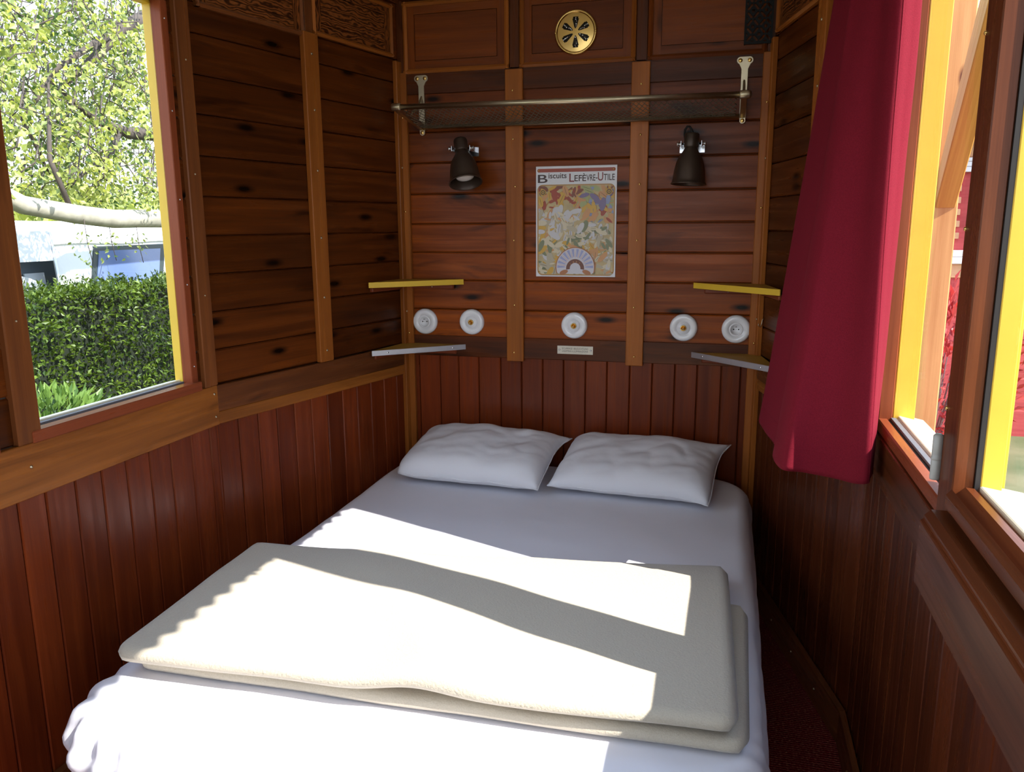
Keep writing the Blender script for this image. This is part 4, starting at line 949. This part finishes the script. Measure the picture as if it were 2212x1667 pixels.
for q in range(760):
    x = random.uniform(-6.9, -3.9); y = (-x - 4) * .97 + random.uniform(.7, 3.1)
    z = random.uniform(1.75, 4.2)
    if fbm(x * 1.1, y * 1.1, z * 1.1, 1, 2) < -.22: continue
    p = Vector((x, y, z)); d = Vector((random.gauss(0, .6), random.gauss(0, .6), -random.uniform(.2, 1))).normalized(); ln = random.uniform(.25, .6)
    if p.z - ln < 1.62: ln = max(.05, p.z - 1.62)
    mid = p + d * ln * .5 + Vector((0, 0, .04)); e = p + d * ln
    twigs.tube([p - Vector((.1, -.15, -.15)), p, mid, e], [.007, .006, .004, .0015], 5)
    for k in range(30):
        t_ = random.random(); s_ = p.lerp(e, t_) + Vector((random.gauss(0, .06), random.gauss(0, .06), random.gauss(0, .06)))
        leaf(fol, s_, Vector((random.gauss(0, .7), random.gauss(0, .7), -.6)), rvec(), random.uniform(.042, .068), random.uniform(.026, .042), min(1, max(0, random.gauss(.36, .32) + (.25 if x > -4.8 else -.1))), .15)  # sun and shade put into leaf tone: nearer lighter, farther darker
for c_ in ((-4.05, 2.35, 1.42), (-4.05, 2.05, 1.45), (-4.0, 1.75, 1.45)):   # sprigs hanging below the pale branch
    for k in range(26):
        leaf(fol, Vector(c_) + Vector((random.gauss(0, .05), random.gauss(0, .05), -random.uniform(0, .26))), Vector((random.gauss(0, .7), random.gauss(0, .7), -.6)), rvec(), .04, .022, random.uniform(.0, .5), .15)
    twigs.tube([Vector(c_) + Vector((0, 0, .08)), Vector(c_) + Vector((.01, 0, -.1)), Vector(c_) + Vector((.02, .02, -.24))], .003, 5)
twigs.build('twigs', M_BARKD, tr); fol.build('foliage', M_TREE, tr, recalc=False)
# distant green behind
bt = tag(empty('far_trees', (-19, 12, GZ)), 'hazy yellow green row of far trees behind the white tent', 'trees')
m = MB()
for q in range(3500):
    y = random.uniform(6, 30); x = random.uniform(-20, -17); z = GZ + random.uniform(.5, 1) * (3.1 + .8 * fbm(y * .4, 0, 0))
    leaf(m, Vector((x, y, z)), rvec(), rvec(), .42, .30, random.uniform(.3, 1), .15)
m.build('foliage', M_TREE, bt, recalc=False); bt['kind'] = 'stuff'

# white awning tent
M_TENT = fabric('white_canvas', (.78, .80, .82), nscale=4, bump=.3, dist=.03); M_TENTG = fabric('grey_canvas', (.50, .55, .66), nscale=4, bump=.2, dist=.02)
M_PANE = simple('tinted_plastic_window', (.10, .15, .30), .15, spec=.6); M_FRBK = simple('dark_window_border', (.025, .04, .04), .5)
tn = tag(empty('awning_tent', (-8.4, 5, GZ)), 'white awning tent with a large blue tinted window beyond the hedge', 'tent')
def tp(y, z):   # sloping front wall of the tent, leaning back towards the top
    return Vector((-7.6 - .08 * (z - .9) / .85, y, z))
def tquad(m, y0, y1, z0, z1, off=0, sk=0., th=.02):
    o_ = Vector((off, 0, off * .3))
    P = [tp(y0, z0) + o_, tp(y1, z0) + o_, tp(y1 + sk, z1) + o_, tp(y0 + sk, z1) + o_]; Q = [p - Vector((th, 0, 0)) for p in P]
    b0 = len(m.v); m.v += P + Q
    for f_ in ((0, 1, 2, 3), (7, 6, 5, 4), (0, 4, 5, 1), (1, 5, 6, 2), (2, 6, 7, 3), (3, 7, 4, 0)): m.face([b0 + i for i in f_])
m = MB(); tquad(m, 5.10, 9.4, GZ, 1.27); m.build('front_wall', M_TENT, tn)
m = MB(); tquad(m, 2.2, 5.06, 1.055, 1.42, .03); m.build('canopy_flap', M_TENT, tn)
def roofp(u, v):
    a = tp(2.0 + u * 7.4, 1.265); return (a.x - v * 2.0 + .03, a.y, 1.265 + .30 * math.sin(min(1, v * 1.6) * math.pi / 2) + .010 * math.sin(u * 30) * (1 - v))
m = MB(); m.grid(roofp, 60, 10); rfo = m.build('roof', M_TENT, tn, recalc=False); rfo.modifiers.new('thick', 'SOLIDIFY').thickness = .01
m = MB(); tquad(m, 5.58, 6.99, .58, 1.215, .02, .20); wf = m.build('window_border', M_FRBK, tn)
m = MB(); tquad(m, 5.68, 6.90, .64, 1.150, .03, .165); m.build('window_pane', M_PANE, tn)
m = MB(); tquad(m, 1.6, 6.3, GZ, 1.20, -.30); m.build('porch_wall', simple('porch_shade_cloth', (.09, .12, .16), .8), tn)
m = MB(); tquad(m, 4.85, 5.15, .30, .98, -.24); m.build('curtain_flap', M_TENTG, tn)
m = MB(); m.tube([tp(5.08, GZ) + Vector((.03, 0, 0)), tp(5.08, 1.42) + Vector((.03, 0, 0))], .018, 8); m.tube([tp(4.50, GZ), tp(4.50, 1.1)], .03, 8); m.build('pole', M_ALU, tn)
ds = tag(empty('satellite_dish', (-5.7, 2.6, GZ)), 'pale grey satellite dish rising behind the hedge at the left of the window', 'satellite dish')
m = MB(); m.lathe(axis((-5.62, 2.60, .70), (1, -.55, .30)), [(.0005, -.05), (.12, -.044), (.24, -.025), (.34, .008), (.35, .012), (.34, .004), (.24, -.032), (.0005, -.058)], 40, close=False); m.build('dish', simple('pale_grey_enamel', (.50, .53, .53), .5), ds)
m = MB(); m.tube([(-5.70, 2.64, GZ), (-5.70, 2.64, .66)], .025, 10); m.tube([(-5.60, 2.60, .42), (-5.40, 2.49, .60)], .01, 8); m.build('mast', M_ALU, ds)

# veranda post with brace
vp = tag(empty('veranda_post', (1.5, .5, -.14)), 'pale timber veranda post with a diagonal brace outside the right hand window', 'post')
m = MB(); m.box(W, 1.44, 1.54, .60, .73, -.14, 2.9, 'z'); m.build('post', M_TIMB, vp, .006)
m = MB(); b0 = len(m.v)
P = [(1.45, .60, 1.52), (1.45, .60, 1.68), (1.45, -.02, 2.62), (1.45, -.14, 2.56)]
Q = [(1.53, y, z) for _, y, z in P]; P = [Vector(p) for p in P]; Q = [Vector(q) for q in Q]; m.v += P + Q
for f_ in ((0, 1, 2, 3), (7, 6, 5, 4), (0, 4, 5, 1), (1, 5, 6, 2), (2, 6, 7, 3), (3, 7, 4, 0)): m.face([b0 + i for i in f_], [(0, 0), (0, .14), (1.0, .14), (1.0, 0)])
m.build('brace', wood('orange_timber', (.50, .22, .04), (.72, .38, .08), knots=0, stain=0, tonevar=.05, rough=.55), vp, .004)

# red cabin beyond
cb = tag(empty('red_cabin', (3.4, 7, GZ)), 'red wooden cabin with white trim and corrugated roof seen through the right hand window', 'cabin')
M_REDW = wood('red_painted_board', (.40, .055, .055), (.52, .09, .085), knots=0, stain=0, tonevar=.12, rough=.6); M_TAN = wood('tan_block_wood', (.62, .33, .17), (.72, .42, .24), knots=0, stain=0, tonevar=.08, rough=.6)
M_WHT = simple('white_trim_paint', (.80, .78, .82), .5)
CY = 6.0
m = MB()
for k in range(26): m.box(W, 2.2, 4.6, CY, CY + .04, GZ + k * .12, GZ + k * .12 + .1205, 's')
m.build('wall', M_REDW, cb)
m = MB(); m.box(W, 2.0, 4.6, CY - .03, CY, .90, 1.12); m.box(W, 2.0, 4.6, CY - .03, CY, 2.105, 2.30); m.build('beam', M_TAN, cb, .01)
for z0, z1 in ((1.045, 1.115), (1.118, 1.185), (1.96, 2.01), (2.013, 2.06), (2.063, 2.10)):
    m = MB(); m.box(W, 2.0, 4.6, CY - .07, CY - .03, z0, z1); m.build('white_trim', M_WHT, cb, .006)
for k in range(5):
    m = MB(); z = 1.30 + k * .118; m.box(W, 2.0, 2.868 - .004 * k, CY - .05, CY, z, z + .062); m.build('tan_block', M_TAN, cb, .004)
    if k < 4: m = MB(); m.box(W, 2.0, 2.775 - .002 * k, CY - .045, CY, z + .062, z + .118); m.build('tan_block', M_TAN, cb, .004)
for k in range(2):
    m = MB(); z = 1.375 + k * .118
    for dx in (0, .018): m.box(W, 2.800 + dx, 2.807 + dx, CY - .008, CY - .004, z, z + .022)
    m.build('white_mark', M_WHT, cb)
def rf2(u, v): 
    x = 1.9 + u * 3; return (x, CY - .35 + v * 2.6, 2.33 + v * 1.1 + .022 * math.sin(x * 2 * math.pi / .09))
m = MB(); m.grid(rf2, 240, 2); q_ = m.build('roof', simple('white_corrugated_sheet', (.74, .72, .82), .35, .1), cb, recalc=False); q_.modifiers.new('thick', 'SOLIDIFY').thickness = .006
# red leaved shrub
rs_ = tag(empty('red_shrub', (2.15, 3.0, GZ)), 'red leaved shrub in front of the cabin in the right hand window', 'shrub')
m = MB(); cen = Vector((2.15, 3.25, .35))
for q in range(1900):
    d = rvec(); p = cen + Vector((d.x * .55, d.y * .55, d.z * .72)) * random.uniform(.6, 1.0)
    leaf(m, p, d + Vector((0, 0, .5)) + rvec() * .6, rvec() + Vector((0, 0, 1)), random.uniform(.07, .11), random.uniform(.025, .04), random.random() ** 1.4)
m.build('foliage', M_REDL, rs_, recalc=False)
m = MB()
for q in range(10):
    d = rvec(); d.z = abs(d.z) + .6; m.tube([(2.15, 3.25, GZ), Vector((2.15, 3.25, -.2)) + d * .1, cen + Vector((d.x * .4, d.y * .4, .2))], [.014, .01, .003], 6)
m.build('stem', M_BARKD, rs_)
